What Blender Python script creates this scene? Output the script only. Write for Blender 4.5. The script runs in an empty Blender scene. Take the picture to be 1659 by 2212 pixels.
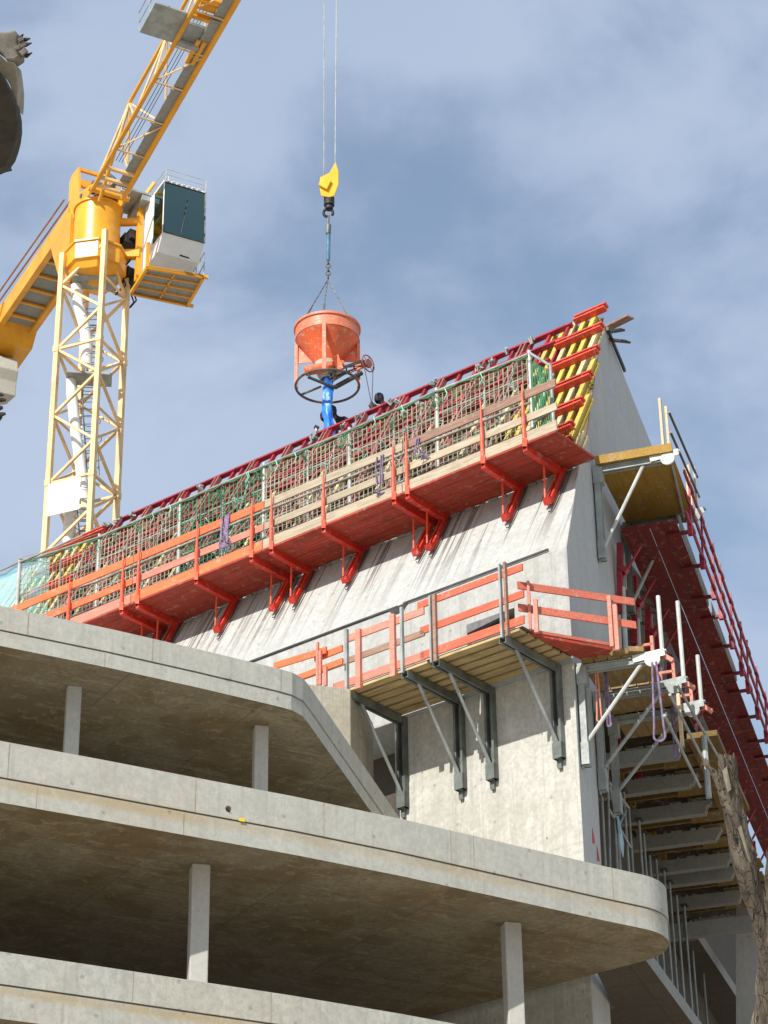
import bpy, math, random
from mathutils import Vector as V3, Matrix
random.seed(7)
col = bpy.context.scene.collection
rad = math.radians
# ------------------------------------------------------------------ camera
FPX, CX, CY = 5200.0, 829.5, 1106.0           # survey grid 1659 x 2212
pit, rho = rad(29), math.atan(.0149)
FW = V3((0, math.cos(pit), math.sin(pit))); r0 = V3((1, 0, 0)); u0 = V3((0, -math.sin(pit), math.cos(pit)))
RT = r0*math.cos(rho) - u0*math.sin(rho); UP = r0*math.sin(rho) + u0*math.cos(rho)
CAM = V3((0, 0, 1.6))
def ray(x, y): return FW*FPX + RT*(x-CX) + UP*(CY-y)
def Dz(x, y, z):
    d = ray(x, y); return CAM + d*((z-CAM.z)/d.z)
def Dd(x, y, d): return CAM + (FW + RT*((x-CX)/FPX) + UP*((CY-y)/FPX))*d
def Dp(x, y, q, n):
    d = ray(x, y); return CAM + d*((q-CAM).dot(n)/d.dot(n))
cd = bpy.data.cameras.new('camera'); cam = bpy.data.objects.new('camera', cd); col.objects.link(cam)
cam.matrix_world = Matrix(((RT.x, UP.x, -FW.x, CAM.x), (RT.y, UP.y, -FW.y, CAM.y), (RT.z, UP.z, -FW.z, CAM.z), (0, 0, 0, 1)))
cd.sensor_fit = 'HORIZONTAL'; cd.sensor_width = 36; cd.lens = FPX/1659*36; cd.clip_end = 3000; cd.clip_start = .1
bpy.context.scene.camera = cam
# ------------------------------------------------------------------ site frames
CW = V3((math.sin(rad(4.9)), math.cos(rad(4.9)), 0))*41.5       # foot of the leaning block's corner
AA = rad(-51.5); SA = V3((math.sin(AA), math.cos(AA), 0)); NA = V3((-math.cos(AA), math.sin(AA), 0))
EA = rad(17.8); SE = V3((math.sin(EA), math.cos(EA), 0)); NE = V3((math.cos(EA), -math.sin(EA), 0))
Z1 = V3((0, 0, 1))
def W(s, o, z): return CW + SA*s + NA*o + Z1*z
def VE(t, q, z): return CW + SE*t + NE*q + Z1*z
K = .55; kn = math.sqrt(1+K*K)
UL = (NA*-K + Z1)/kn; NL = (NA + Z1*K)/kn
def L(s, u, d): return W(s, 0, 23.7) + UL*u + NL*d
def uz(z, d=0): return (z - 23.7 - NL.z*d)/UL.z
def Dl(x, y, d=0):
    P = Dp(x, y, L(0, 0, d), NL) - W(0, 0, 23.7); return P.dot(SA), P.dot(UL)
def Dso(x, y, z):
    P = Dz(x, y, z) - CW; return P.dot(SA), P.dot(NA)
def Dtq(x, y, z):
    P = Dz(x, y, z) - CW; return P.dot(SE), P.dot(NE)
def Dqz(x, y, q):
    P = Dp(x, y, VE(0, q, 0), NE) - CW; return P.dot(SE), P.z
def Doz(x, y, o):
    P = Dp(x, y, W(0, o, 0), NA) - CW; return P.dot(SA), P.z
# ------------------------------------------------------------------ mesh builder
class MB:
    def __init__(s): s.v = []; s.f = []; s.m = []; s.sm = []
    def add(s, vs, fs, mi=0, smooth=False):
        b = len(s.v); s.v += [V3(p) for p in vs]
        for k, f in enumerate(fs):
            s.f.append([b+i for i in f]); s.m.append(mi[k] if isinstance(mi, (list, tuple)) else mi); s.sm.append(smooth)
        return s
    def hexa(s, a, b, mi=0):    # a, b: two quads of 4 points
        return s.add(list(a)+list(b), [(3,2,1,0), (4,5,6,7), (0,1,5,4), (1,2,6,5), (2,3,7,6), (3,0,4,7)], mi)
    def bar(s, a, b, w, h, up=Z1, mi=0, w2=None, h2=None):
        a = V3(a); b = V3(b); d = (b-a).normalized(); x = d.cross(up)
        if x.length < 1e-4: x = d.cross(V3((1, 0, 0)))
        x.normalize(); y = x.cross(d).normalized()
        def q(p, w, h): return [p-x*w/2-y*h/2, p+x*w/2-y*h/2, p+x*w/2+y*h/2, p-x*w/2+y*h/2]
        return s.hexa(q(a, w, h), q(b, w2 or w, h2 or h), mi)
    def chan(s, a, b, w, h, t=.012, up=Z1, mi=0):   # C channel: web + two flanges
        a = V3(a); b = V3(b); d = (b-a).normalized(); x = d.cross(up)
        if x.length < 1e-4: x = d.cross(V3((1, 0, 0)))
        x.normalize(); y = x.cross(d).normalized()
        s.bar(a-x*(w/2-t/2), b-x*(w/2-t/2), t, h, up, mi)
        for g in (-1, 1): s.bar(a+x*t/2+y*g*(h/2-t/2), b+x*t/2+y*g*(h/2-t/2), w-t, t, up, mi)
        return s
    def tube(s, a, b, r, n=8, mi=0, r2=None, cap=True):
        return s.path([a, b], r, n, mi, [r, r if r2 is None else r2], cap)
    def path(s, pts, r, n=6, mi=0, rs=None, cap=True):
        pts = [V3(p) for p in pts]; N = len(pts); rings = []; px = None
        for i, p in enumerate(pts):
            d = (pts[min(i+1, N-1)] - pts[max(i-1, 0)]).normalized()
            if px is None:
                px = d.cross(Z1)
                if px.length < .05: px = d.cross(V3((1, 0, 0)))
            else: px = px - d*px.dot(d)
            px.normalize(); y = d.cross(px); rr = rs[i] if rs else r
            rings.append([p + (px*math.cos(2*math.pi*k/n) + y*math.sin(2*math.pi*k/n))*rr for k in range(n)])
        vs = [v for rg in rings for v in rg]; fs = []
        for i in range(N-1):
            for k in range(n): fs.append((i*n+k, i*n+(k+1) % n, (i+1)*n+(k+1) % n, (i+1)*n+k))
        s.add(vs, fs, mi, True)
        if cap: s.add(rings[0][::-1], [tuple(range(n))], mi); s.add(rings[-1], [tuple(range(n))], mi)
        return s
    def prism(s, poly, vec, mi=0, c0=None, c1=None):
        n = len(poly); poly = [V3(p) for p in poly]; vec = V3(vec)
        vs = poly + [p+vec for p in poly]
        fs = [(i, (i+1) % n, n+(i+1) % n, n+i) for i in range(n)] + [tuple(range(n))[::-1], tuple(range(n, 2*n))]
        return s.add(vs, fs, [mi]*n + [mi if c0 is None else c0, mi if c1 is None else c1])
    def lathe(s, c, prof, n=32, mi=0, ax=None, close=False):
        X, Y, Zx = ax or (V3((1, 0, 0)), V3((0, 1, 0)), Z1); c = V3(c); vs = []
        for r, z in prof:
            for k in range(n): vs.append(c + (X*math.cos(2*math.pi*k/n)+Y*math.sin(2*math.pi*k/n))*r + Zx*z)
        fs = []; P = len(prof)
        for i in range(P if close else P-1):
            j = (i+1) % P
            for k in range(n): fs.append((i*n+k, i*n+(k+1) % n, j*n+(k+1) % n, j*n+k))
        return s.add(vs, fs, mi, True)
    def ring(s, c, X, Y, R, r, n=40, m=6, mi=0, a0=0, a1=2*math.pi):
        full = abs(a1-a0-2*math.pi) < 1e-3
        pts = [V3(c)+X*R*math.cos(a0+(a1-a0)*k/n)+Y*R*math.sin(a0+(a1-a0)*k/n) for k in range(n+1)]
        return s.path(pts, r, m, mi, cap=not full)
def mesh_obj(name, mb, mats, parent=None, bevel=0):
    if not isinstance(mats, (list, tuple)): mats = [mats]
    loc = parent['_w'] if parent is not None else (sum(mb.v, V3((0, 0, 0)))/len(mb.v))
    loc = V3(loc)
    me = bpy.data.meshes.new(name)
    me.from_pydata([tuple(v-loc) for v in mb.v], [], mb.f)
    for m in mats: me.materials.append(m)
    me.polygons.foreach_set('material_index', mb.m); me.polygons.foreach_set('use_smooth', mb.sm)
    me.validate(); me.update()
    import bmesh
    bm = bmesh.new(); bm.from_mesh(me); bmesh.ops.recalc_face_normals(bm, faces=bm.faces); bm.to_mesh(me); bm.free()
    if any(mb.sm):
        try: me.set_sharp_from_angle(angle=rad(40))
        except Exception: pass
    o = bpy.data.objects.new(name, me); col.objects.link(o)
    if parent is not None: o.parent = parent['_o']
    else: o.location = loc
    if bevel:
        b = o.modifiers.new('bevel', 'BEVEL'); b.width = bevel; b.segments = 2; b.limit_method = 'ANGLE'; b.angle_limit = rad(35)
    return o
def tag(o, label=None, cat=None, group=None, kind=None):
    for k, v in (('label', label), ('category', cat), ('group', group), ('kind', kind)):
        if v: o[k] = v
    return o
def thing(name, label, cat, loc, group=None):
    o = bpy.data.objects.new(name, None); col.objects.link(o); o.location = loc; o.empty_display_size = .3
    tag(o, label, cat, group); return {'_o': o, '_w': V3(loc)}
def part(T, name, mb, mat, bevel=0, label=None):
    if not mb.v: return None
    o = mesh_obj(name, mb, mat, T, bevel)
    if label: o['label'] = label
    return {'_o': o, '_w': T['_w']}
def solo(name, mb, mat, label, cat, group=None, bevel=0, kind=None):
    return tag(mesh_obj(name, mb, mat, None, bevel), label, cat, group, kind)
# ------------------------------------------------------------------ materials
class NT:
    def __init__(s, m):
        m.use_nodes = True; s.t = m.node_tree; s.t.nodes.clear()
        s.out = s.t.nodes.new('ShaderNodeOutputMaterial'); s.b = s.t.nodes.new('ShaderNodeBsdfPrincipled')
        s.t.links.new(s.b.outputs[0], s.out.inputs[0])
        g = s.t.nodes.new('ShaderNodeNewGeometry'); s.pos = g.outputs['Position']
    def ln(s, a, i):
        if hasattr(a, 'is_output') or isinstance(a, bpy.types.NodeSocket): s.t.links.new(a, i)
        else: i.default_value = a
    def m(s, op, a, b=0., c=0., clamp=False):
        n = s.t.nodes.new('ShaderNodeMath'); n.operation = op; n.use_clamp = clamp
        for v, i in zip((a, b, c), n.inputs): s.ln(v, i)
        return n.outputs[0]
    def map(s, rz=0, sc=(1, 1, 1), loc=(0, 0, 0), src=None):
        n = s.t.nodes.new('ShaderNodeMapping'); s.ln(src or s.pos, n.inputs[0])
        n.inputs['Rotation'].default_value = (0, 0, rz); n.inputs['Scale'].default_value = sc; n.inputs['Location'].default_value = loc
        return n.outputs[0]
    def scale(s, v, sc):
        n = s.t.nodes.new('ShaderNodeMapping'); s.ln(v, n.inputs[0]); n.inputs['Scale'].default_value = sc; return n.outputs[0]
    def noise(s, v, sc, det=4, rough=.55, dist=0):
        n = s.t.nodes.new('ShaderNodeTexNoise'); s.ln(v, n.inputs['Vector']); n.inputs['Scale'].default_value = sc
        n.inputs['Detail'].default_value = det; n.inputs['Roughness'].default_value = rough; n.inputs['Distortion'].default_value = dist
        return n.outputs[0]
    def ramp(s, f, lo, hi, a=0., b=1.):
        n = s.t.nodes.new('ShaderNodeMapRange'); s.ln(f, n.inputs[0])
        for i, v in zip((1, 2, 3, 4), (lo, hi, a, b)): n.inputs[i].default_value = v
        n.interpolation_type = 'SMOOTHSTEP'; return n.outputs[0]
    def mix(s, f, a, b, mode='MIX'):
        n = s.t.nodes.new('ShaderNodeMix'); n.data_type = 'RGBA'; n.blend_type = mode
        s.ln(f, n.inputs[0]); s.ln((*a, 1) if isinstance(a, tuple) else a, n.inputs[6]); s.ln((*b, 1) if isinstance(b, tuple) else b, n.inputs[7])
        return n.outputs[2]
    def xyz(s, v):
        n = s.t.nodes.new('ShaderNodeSeparateXYZ'); s.ln(v, n.inputs[0]); return n.outputs
    def bump(s, h, st, dist=.01):
        n = s.t.nodes.new('ShaderNodeBump'); s.ln(h, n.inputs['Height']); n.inputs['Strength'].default_value = st
        n.inputs['Distance'].default_value = dist; s.t.links.new(n.outputs[0], s.b.inputs['Normal'])
    def seam(s, x, p, w, off=0.):     # 1 on the seam lines
        f = s.m('FRACT', s.m('ADD', s.m('DIVIDE', x, p), 100.0+off))
        return s.m('LESS_THAN', f, w/p)
    def cell(s, x, p, y=0., py=1., off=0.):
        a = s.m('FLOOR', s.m('ADD', s.m('DIVIDE', x, p), 100.0+off)); b = s.m('FLOOR', s.m('DIVIDE', y, py))
        c = s.t.nodes.new('ShaderNodeCombineXYZ'); s.ln(a, c.inputs[0]); s.ln(b, c.inputs[1])
        n = s.t.nodes.new('ShaderNodeTexWhiteNoise'); n.noise_dimensions = '3D'; s.ln(c.outputs[0], n.inputs['Vector']); return n.outputs['Value']
def tint(c, k): return tuple(min(1, v*k) for v in c)
def paint(name, c, rough=.5, metal=0., var=.22, sc=2.5, worn=None, wornamt=.0, rnd=.12, stretch=(1, 1, 1), rz=0, bump=.1, dirt=(.12, .1, .08), dirtamt=.25, splash=0):
    m = bpy.data.materials.new(name); n = NT(m)
    p = n.map(rz, stretch)
    a = n.noise(p, sc, 6, .6); base = n.mix(n.ramp(a, .3, .7), tint(c, 1+var), tint(c, 1-var))
    d = n.noise(p, sc*3.3, 8, .7)
    base = n.mix(n.m('MULTIPLY', n.ramp(d, .52, .75), dirtamt), base, dirt)
    if worn: base = n.mix(n.m('MULTIPLY', n.ramp(n.noise(p, sc*6, 5, .6), .55, .68), wornamt), base, worn)
    if splash:
        sn = n.noise(n.map(0), 7, 9, .75, .5); base = n.mix(n.m('MULTIPLY', n.ramp(sn, .55, .64), splash), base, (.48, .43, .37))
        s2 = n.noise(n.map(0, (2.2, 2.2, .5)), 9, 5, .6); base = n.mix(n.m('MULTIPLY', n.ramp(s2, .6, .7), splash*.7), base, (.12, .07, .05))
    oi = n.t.nodes.new('ShaderNodeObjectInfo')
    base = n.mix(1.0, base, n.mix(oi.outputs['Random'], (1-rnd,)*3, (1+rnd*.5,)*3), 'MULTIPLY')
    n.ln(base, n.b.inputs['Base Color']); n.b.inputs['Roughness'].default_value = rough; n.b.inputs['Metallic'].default_value = metal
    n.ln(n.ramp(d, .3, .7, rough*.85, min(1, rough*1.25)), n.b.inputs['Roughness'])
    if bump: n.bump(d, bump, .01)
    return m
def wood(name, c, rz, plank=None, rough=.75, dark=.55, rnd=.15, speck=.3, splash=.45):
    m = bpy.data.materials.new(name); n = NT(m); p = n.map(rz)
    g = n.noise(n.scale(p, (.7, 14, 14)), 2.2, 6, .65, .4)
    base = n.mix(n.ramp(g, .3, .72), tint(c, 1.15), tint(c, dark))
    st = n.noise(p, 1.7, 6, .65); base = n.mix(n.m('MULTIPLY', n.ramp(st, .5, .72), speck), base, tint(c, .35))
    x, y, z = n.xyz(p)
    if splash:
        sn = n.noise(p, 5.5, 9, .75, .5); base = n.mix(n.m('MULTIPLY', n.ramp(sn, .54, .64), splash), base, (.46, .41, .34))
    if plank:
        base = n.mix(n.m('MULTIPLY', n.cell(y, plank, x, 3.1), .45), base, tint(c, .6))
    oi = n.t.nodes.new('ShaderNodeObjectInfo')
    base = n.mix(1.0, base, n.mix(oi.outputs['Random'], (1-rnd,)*3, (1+rnd*.4,)*3), 'MULTIPLY')
    n.ln(base, n.b.inputs['Base Color']); n.b.inputs['Roughness'].default_value = rough; n.bump(g, .25, .01)
    return m
def concrete(name, c, rz, board=None, tone=.0, gx=None, gy=None, gz=None, warm=(.35, .27, .16), warmamt=.25, streak=.15, drip=False, holes=None, mott=.3, zstain=None, pits=.5, flat='xz'):
    m = bpy.data.materials.new(name); n = NT(m); p = n.map(rz); x, y, z = n.xyz(p)
    n1 = n.noise(p, .45, 5, .6); n2 = n.noise(p, 2.6, 8, .65); n3 = n.noise(p, 28, 4, .6)
    base = n.mix(n.m('MULTIPLY', n.ramp(n2, .35, .7), mott), c, tint(c, .68))
    base = n.mix(n.m('MULTIPLY', n.ramp(n1, .42, .68), warmamt), base, warm)
    base = n.mix(n.m('MULTIPLY', n.ramp(n.noise(n.scale(p, (1, 1, .5)), 1.1, 6, .7, .6), .55, .7), mott*.6), base, tint(c, 1.25))
    if board:
        base = n.mix(n.m('MULTIPLY', n.cell(x, board, z, 200.), tone), base, tint(c, .72))
        base = n.mix(n.m('MULTIPLY', n.seam(x, board, .012), .35), base, tint(c, .4))
    if gx and gy:
        base = n.mix(n.m('MULTIPLY', n.cell(x, gx, y, gy), tone), base, tint(c, .6))
        base = n.mix(n.m('MULTIPLY', n.m('MAXIMUM', n.seam(x, gx, .035), n.seam(y, gy, .028)), .6), base, tint(c, .35))
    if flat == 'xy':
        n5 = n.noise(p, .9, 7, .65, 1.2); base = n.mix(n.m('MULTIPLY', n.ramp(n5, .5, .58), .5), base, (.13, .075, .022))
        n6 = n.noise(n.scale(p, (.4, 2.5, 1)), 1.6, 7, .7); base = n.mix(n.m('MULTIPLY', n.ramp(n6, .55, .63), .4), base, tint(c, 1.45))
    if gz:
        base = n.mix(n.m('MULTIPLY', n.seam(z, gz, .015), .3), base, tint(c, .45))
    sk = n.noise(n.scale(p, (7, 7, .35)), 1.3, 5, .6)
    base = n.mix(n.m('MULTIPLY', n.ramp(sk, .52, .72), streak), base, tint(c, .5))
    base = n.mix(n.m('MULTIPLY', n.ramp(sk, .3, .42, 1, 0), streak*.8), base, tint(c, 1.3))
    if drip:
        dk = n.noise(n.scale(p, (9, .01, .22)), 1.0, 3, .55, .15)
        top = n.ramp(z, 23.85, 25.6); pat = n.ramp(n.noise(n.scale(p, (.6, 0, 0)), 1.0, 2), .28, .48)
        f = n.m('MULTIPLY', n.m('MULTIPLY', n.ramp(dk, .53, .6), pat), n.m('ADD', n.m('MULTIPLY', top, .7), .15))
        base = n.mix(f, base, (.10, .075, .06))
        dk2 = n.noise(n.scale(p, (5, .01, .3)), 1.0, 4, .6, .2)
        f2 = n.m('MULTIPLY', n.ramp(dk2, .6, .68), n.m('MULTIPLY', top, .55)); base = n.mix(f2, base, (.30, .22, .11))
    if zstain:      # rusty band left along a cast joint
        zz, wd = zstain; dz = n.m('ABSOLUTE', n.m('SUBTRACT', n.m('ADD', z, n.m('MULTIPLY', n.m('SUBTRACT', n2, .5), .12)), zz))
        base = n.mix(n.m('MULTIPLY', n.ramp(dz, 0, wd, 1, 0), n.ramp(n1, .3, .6, .3, .95)), base, (.41, .32, .19))
    if holes:
        hx, hy, hr, ax = holes; vv = z if ax == 'z' else y
        fx = n.m('SUBTRACT', n.m('FRACT', n.m('ADD', n.m('DIVIDE', x, hx), 100.)), .5); fy = n.m('SUBTRACT', n.m('FRACT', n.m('ADD', n.m('DIVIDE', vv, hy), 100.)), .5)
        dx = n.m('MULTIPLY', fx, hx); dy = n.m('MULTIPLY', fy, hy)
        dd = n.m('SQRT', n.m('ADD', n.m('MULTIPLY', dx, dx), n.m('MULTIPLY', dy, dy)))
        base = n.mix(n.m('MULTIPLY', n.ramp(dd, hr*.5, hr, 1, 0), .75), base, tint(c, .18))
    cb = n.t.nodes.new('ShaderNodeCombineXYZ'); n.ln(x, cb.inputs[0]); n.ln(z if flat == 'xz' else y, cb.inputs[1])
    n4 = n.noise(p, 11, 8, .7); base = n.mix(n.m('MULTIPLY', n.ramp(n4, .45, .58), mott*.75), base, tint(c, .58))
    n7 = n.noise(n.scale(p, (1, 1, .6)), 4.5, 6, .7, .8); base = n.mix(n.m('MULTIPLY', n.ramp(n7, .55, .62), mott*.55), base, tint(c, 1.3))
    for vs_, vr, va in ((1.15, .05, .75), (3.6, .055, .35)):
        pt = n.t.nodes.new('ShaderNodeTexVoronoi'); pt.voronoi_dimensions = '2D'; n.ln(cb.outputs[0], pt.inputs['Vector']); pt.inputs['Scale'].default_value = vs_
        base = n.mix(n.m('MULTIPLY', n.ramp(pt.outputs['Distance'], vr*.5, vr, 1, 0), va*pits), base, tint(c, .25))
    base = n.mix(n.m('MULTIPLY', n.ramp(n3, .55, .75), .25), base, tint(c, .6))
    n.ln(base, n.b.inputs['Base Color']); n.b.inputs['Roughness'].default_value = .85
    n.bump(n.m('ADD', n.m('MULTIPLY', n2, .7), n.m('MULTIPLY', n3, .3)), .35, .02)
    return m
rA = -math.atan2(SA.y, SA.x); rE = -math.atan2(SE.y, SE.x); slabaz = rad(59); rS = -math.atan2(math.cos(slabaz), math.sin(slabaz))
CB = (.46, .455, .40)
M = {}
M['band'] = concrete('concrete_band', CB, rS, streak=.28, mott=.35, warmamt=.18, warm=(.42, .36, .24), zstain=(15.2, .16), holes=None)
M['band_low'] = concrete('concrete_band_low', CB, rS, streak=.35, mott=.45, warmamt=.2, warm=(.42, .36, .24), zstain=(12.1, .12))
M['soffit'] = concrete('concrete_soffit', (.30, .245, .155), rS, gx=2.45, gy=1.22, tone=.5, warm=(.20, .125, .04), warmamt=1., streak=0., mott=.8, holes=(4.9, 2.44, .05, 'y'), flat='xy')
M['joint'] = paint('joint_line', (.32, .285, .22), .9, bump=0)
M['wallA'] = concrete('concrete_leaning_face', (.46, .465, .44), rA, board=None, drip=True, streak=.16, mott=.38, warmamt=.12, gz=2.75, pits=.5)
M['wallB'] = concrete('concrete_board_wall', (.55, .535, .475), rA, board=.72, tone=.35, streak=.4, mott=.5, warmamt=.3, warm=(.33, .28, .19), gz=2.93, holes=(1.44, 2.1, .03, 'z'))
M['wallE'] = concrete('concrete_end_wall', (.49, .505, .49), rE, board=.9, tone=.2, streak=.16, mott=.25, warmamt=.05, pits=.3)
M['pier'] = concrete('concrete_pier', (.42, .39, .31), 0, board=.21, tone=.35, streak=.55, mott=.5, warm=(.34, .25, .12), warmamt=.5)
M['column'] = concrete('concrete_column', (.46, .45, .41), rS, streak=.25, mott=.25, warmamt=.1)
M['beamc'] = concrete('concrete_joist', (.27, .27, .25), rE, streak=.1, mott=.35)
M['darkc'] = concrete('concrete_in_shade', (.085, .07, .05), rE, gx=2.4, gy=1.2, tone=.3, streak=0, mott=.5, warmamt=.3, warm=(.12, .09, .05))  # near-black base: shade of the unlit interior put into the colour
M['cwt'] = concrete('counterweight_concrete', (.45, .44, .38), 0, streak=.1, mott=.2)
M['red'] = paint('red_steel', (.58, .032, .014), .5, var=.2, dirt=(.2, .03, .02), splash=.5)
M['redlight'] = paint('vermilion_steel', (.78, .095, .035), .5, var=.18, splash=.5)
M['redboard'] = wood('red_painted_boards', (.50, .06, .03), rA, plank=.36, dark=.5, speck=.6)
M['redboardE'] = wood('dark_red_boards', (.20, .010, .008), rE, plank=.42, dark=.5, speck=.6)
M['orange'] = wood('orange_painted_board', (.86, .17, .06), rA, dark=.8, speck=.15)
M['fadedred'] = wood('faded_red_board', (.70, .13, .065), rA, dark=.75, speck=.3)
M['salmon'] = wood('salmon_painted_board', (.66, .24, .17), rA, dark=.75, speck=.2)
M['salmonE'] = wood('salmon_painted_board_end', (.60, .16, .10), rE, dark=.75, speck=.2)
M['brown'] = wood('weathered_brown_board', (.36, .21, .15), rA, dark=.65, speck=.35)
M['greyboard'] = wood('weathered_grey_board', (.46, .38, .27), rA, dark=.7, speck=.35)
M['crim'] = paint('crimson_steel', (.32, .016, .032), .5, var=.25, worn=(.38, .2, .17), wornamt=.3)
M['brownframe'] = paint('dusty_brown_frame', (.12, .085, .055), .7, var=.35, worn=(.3, .25, .17), wornamt=.3)
M['crimdark'] = paint('dark_crimson_steel', (.13, .008, .010), .5, var=.2)
M['crimworn'] = paint('dusty_crimson_steel', (.30, .09, .075), .65, var=.25, worn=(.6, .5, .42), wornamt=.6, sc=4)
M['waler'] = paint('orange_red_waler', (.62, .06, .028), .5, var=.2, splash=.4)
M['yellow'] = wood('yellow_timber', (.66, .50, .085), rA, dark=.75, speck=.25, rnd=.25)
M['yellowold'] = wood('faded_yellow_timber', (.62, .52, .28), rA, dark=.7, speck=.4, rnd=.25)
M['ply'] = wood('varnished_ply', (.36, .21, .03), rE, dark=.75, speck=.35, rnd=.05)
M['plydark'] = wood('shade_dark_ply', (.20, .115, .02), rE, plank=1.1, dark=.5, speck=.7)  # yellow ply darkened: the shade under the floor is in the colour
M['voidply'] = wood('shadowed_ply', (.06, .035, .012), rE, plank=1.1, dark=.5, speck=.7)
M['ochre'] = wood('ochre_ply', (.24, .14, .03), rE, plank=.6, dark=.6, speck=.5)
M['plyA'] = wood('brown_ply', (.16, .10, .05), rA, dark=.7)
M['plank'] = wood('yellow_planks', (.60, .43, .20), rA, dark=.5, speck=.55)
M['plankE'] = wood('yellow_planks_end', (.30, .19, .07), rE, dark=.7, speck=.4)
M['freshwood'] = wood('fresh_timber', (.75, .55, .33), 0, dark=.8, speck=.1)
M['galv'] = paint('galvanised_steel', (.33, .355, .34), .6, .1, var=.2)
M['galvdark'] = paint('weathered_steel', (.15, .165, .15), .5, .3, var=.3)
M['galvlight'] = paint('bright_galvanised_steel', (.50, .51, .48), .6, .05, var=.14)
M['tube'] = paint('scaffold_tube', (.40, .38, .33), .5, .3, var=.3)
M['black'] = paint('black_rubber', (.02, .02, .022), .6, var=.3)
M['cy'] = paint('crane_yellow', (.82, .375, .02), .36, var=.12, sc=1.2, dirtamt=.3, dirt=(.28, .13, .03), splash=.12)
M['cmast'] = paint('pale_crane_yellow', (.80, .55, .27), .5, var=.2, sc=1.5, dirtamt=.45, dirt=(.35, .2, .1))
M['white'] = paint('white_paint', (.85, .85, .83), .4, var=.04, dirtamt=.1)
M['grating'] = paint('steel_grating', (.30, .31, .30), .6, .2, var=.12, sc=9)
M['rod'] = paint('rusty_rod', (.30, .13, .06), .6)
M['bucket'] = paint('bucket_orange', (.78, .13, .035), .4, var=.16, worn=(.60, .38, .28), wornamt=.75, sc=1.3, dirt=(.35, .18, .12), dirtamt=.5, splash=.55)
M['bucketpale'] = paint('bucket_rim_orange', (.74, .20, .10), .5, splash=.6, var=.15, worn=(.62, .5, .42), wornamt=.6)
M['hookyel'] = paint('hook_yellow', (.88, .48, .015), .35, var=.12)
M['hose'] = paint('blue_hose', (.03, .22, .80), .4, var=.25, sc=5, dirtamt=.05)
M['blueslg'] = paint('blue_sling', (.06, .16, .26), .6)
M['bstain'] = paint('cement_crust', (.42, .38, .32), .9, var=.2)
M['darksteel'] = paint('dark_steel', (.06, .055, .05), .5, .2, var=.3)
M['ringsteel'] = paint('ring_steel', (.13, .10, .08), .6, .2, var=.4, worn=(.35, .3, .25), wornamt=.7, sc=2)

M['net'] = paint('beige_net_cord', (.46, .44, .32), .8, var=.25, dirtamt=.1)
M['netgreen'] = paint('green_net_cord', (.035, .23, .11), .7, var=.25, dirtamt=.05)
M['mintdull'] = paint('pale_green_knot', (.28, .42, .33), .8, var=.3)
M['netbright'] = paint('bright_green_net', (.06, .30, .16), .7, var=.25, dirtamt=.05)
M['mint'] = paint('mint_tie', (.25, .62, .45), .6, var=.2)
M['purple'] = paint('purple_strap', (.20, .14, .24), .75, var=.4, sc=9)
M['cloth'] = paint('dark_workwear', (.028, .024, .028), .85, var=.4)
M['redcloth'] = paint('red_workwear', (.42, .03, .03), .85, var=.2)
M['skin'] = paint('skin', (.42, .22, .15), .6, var=.1)
M['greyblock'] = paint('grey_insulation', (.17, .17, .17), .9, var=.2, sc=8)
M['yelltag'] = paint('yellow_sticker', (.85, .62, .02), .5, var=.05)
M['stone'] = paint('weathered_stone', (.22, .20, .17), .9, var=.35, sc=5, bump=.4)
M['stonedark'] = paint('shade_dark_weathered_stone', (.035, .031, .024), .9, var=.3, sc=4, bump=.4)  # shade of the ornament's underside put into the colour; spikes and knobs share it
M['stonelt'] = paint('pale_stone_rim', (.28, .255, .20), .9, var=.2, sc=5)
M['redmark'] = paint('red_paint_mark', (.55, .04, .03), .7)
def teal():
    m = bpy.data.materials.new('teal_debris_net'); n = NT(m); p = n.map(0)
    x, y, z = n.xyz(p); w = n.noise(n.scale(p, (1, 1, 10)), 1.4, 3)
    n.ln(n.mix(n.ramp(w, .35, .65), (.10, .42, .44), (.2, .55, .58)), n.b.inputs['Base Color']); n.b.inputs['Roughness'].default_value = .8
    tr = n.t.nodes.new('ShaderNodeBsdfTransparent'); mx = n.t.nodes.new('ShaderNodeMixShader')
    mx.inputs[0].default_value = .5; n.ln(n.ramp(w, .3, .7, .3, .58), mx.inputs[0])
    n.t.links.new(tr.outputs[0], mx.inputs[1]); n.t.links.new(n.b.outputs[0], mx.inputs[2]); n.t.links.new(mx.outputs[0], n.out.inputs[0])
    return m
M['teal'] = teal()
def glass():
    m = bpy.data.materials.new('cab_glass'); n = NT(m)
    g = n.t.nodes.new('ShaderNodeBsdfGlossy'); g.inputs['Color'].default_value = (.55, .82, .72, 1); g.inputs['Roughness'].default_value = .03
    tr = n.t.nodes.new('ShaderNodeBsdfTransparent'); tr.inputs[0].default_value = (.34, .55, .46, 1)
    fr = n.t.nodes.new('ShaderNodeLayerWeight'); fr.inputs[0].default_value = .35
    mx = n.t.nodes.new('ShaderNodeMixShader'); n.ln(n.m('ADD', n.m('MULTIPLY', fr.outputs['Fresnel'], .8), .2), mx.inputs[0])
    n.t.links.new(tr.outputs[0], mx.inputs[1]); n.t.links.new(g.outputs[0], mx.inputs[2]); n.t.links.new(mx.outputs[0], n.out.inputs[0])
    return m
M['glass'] = glass()
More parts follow.
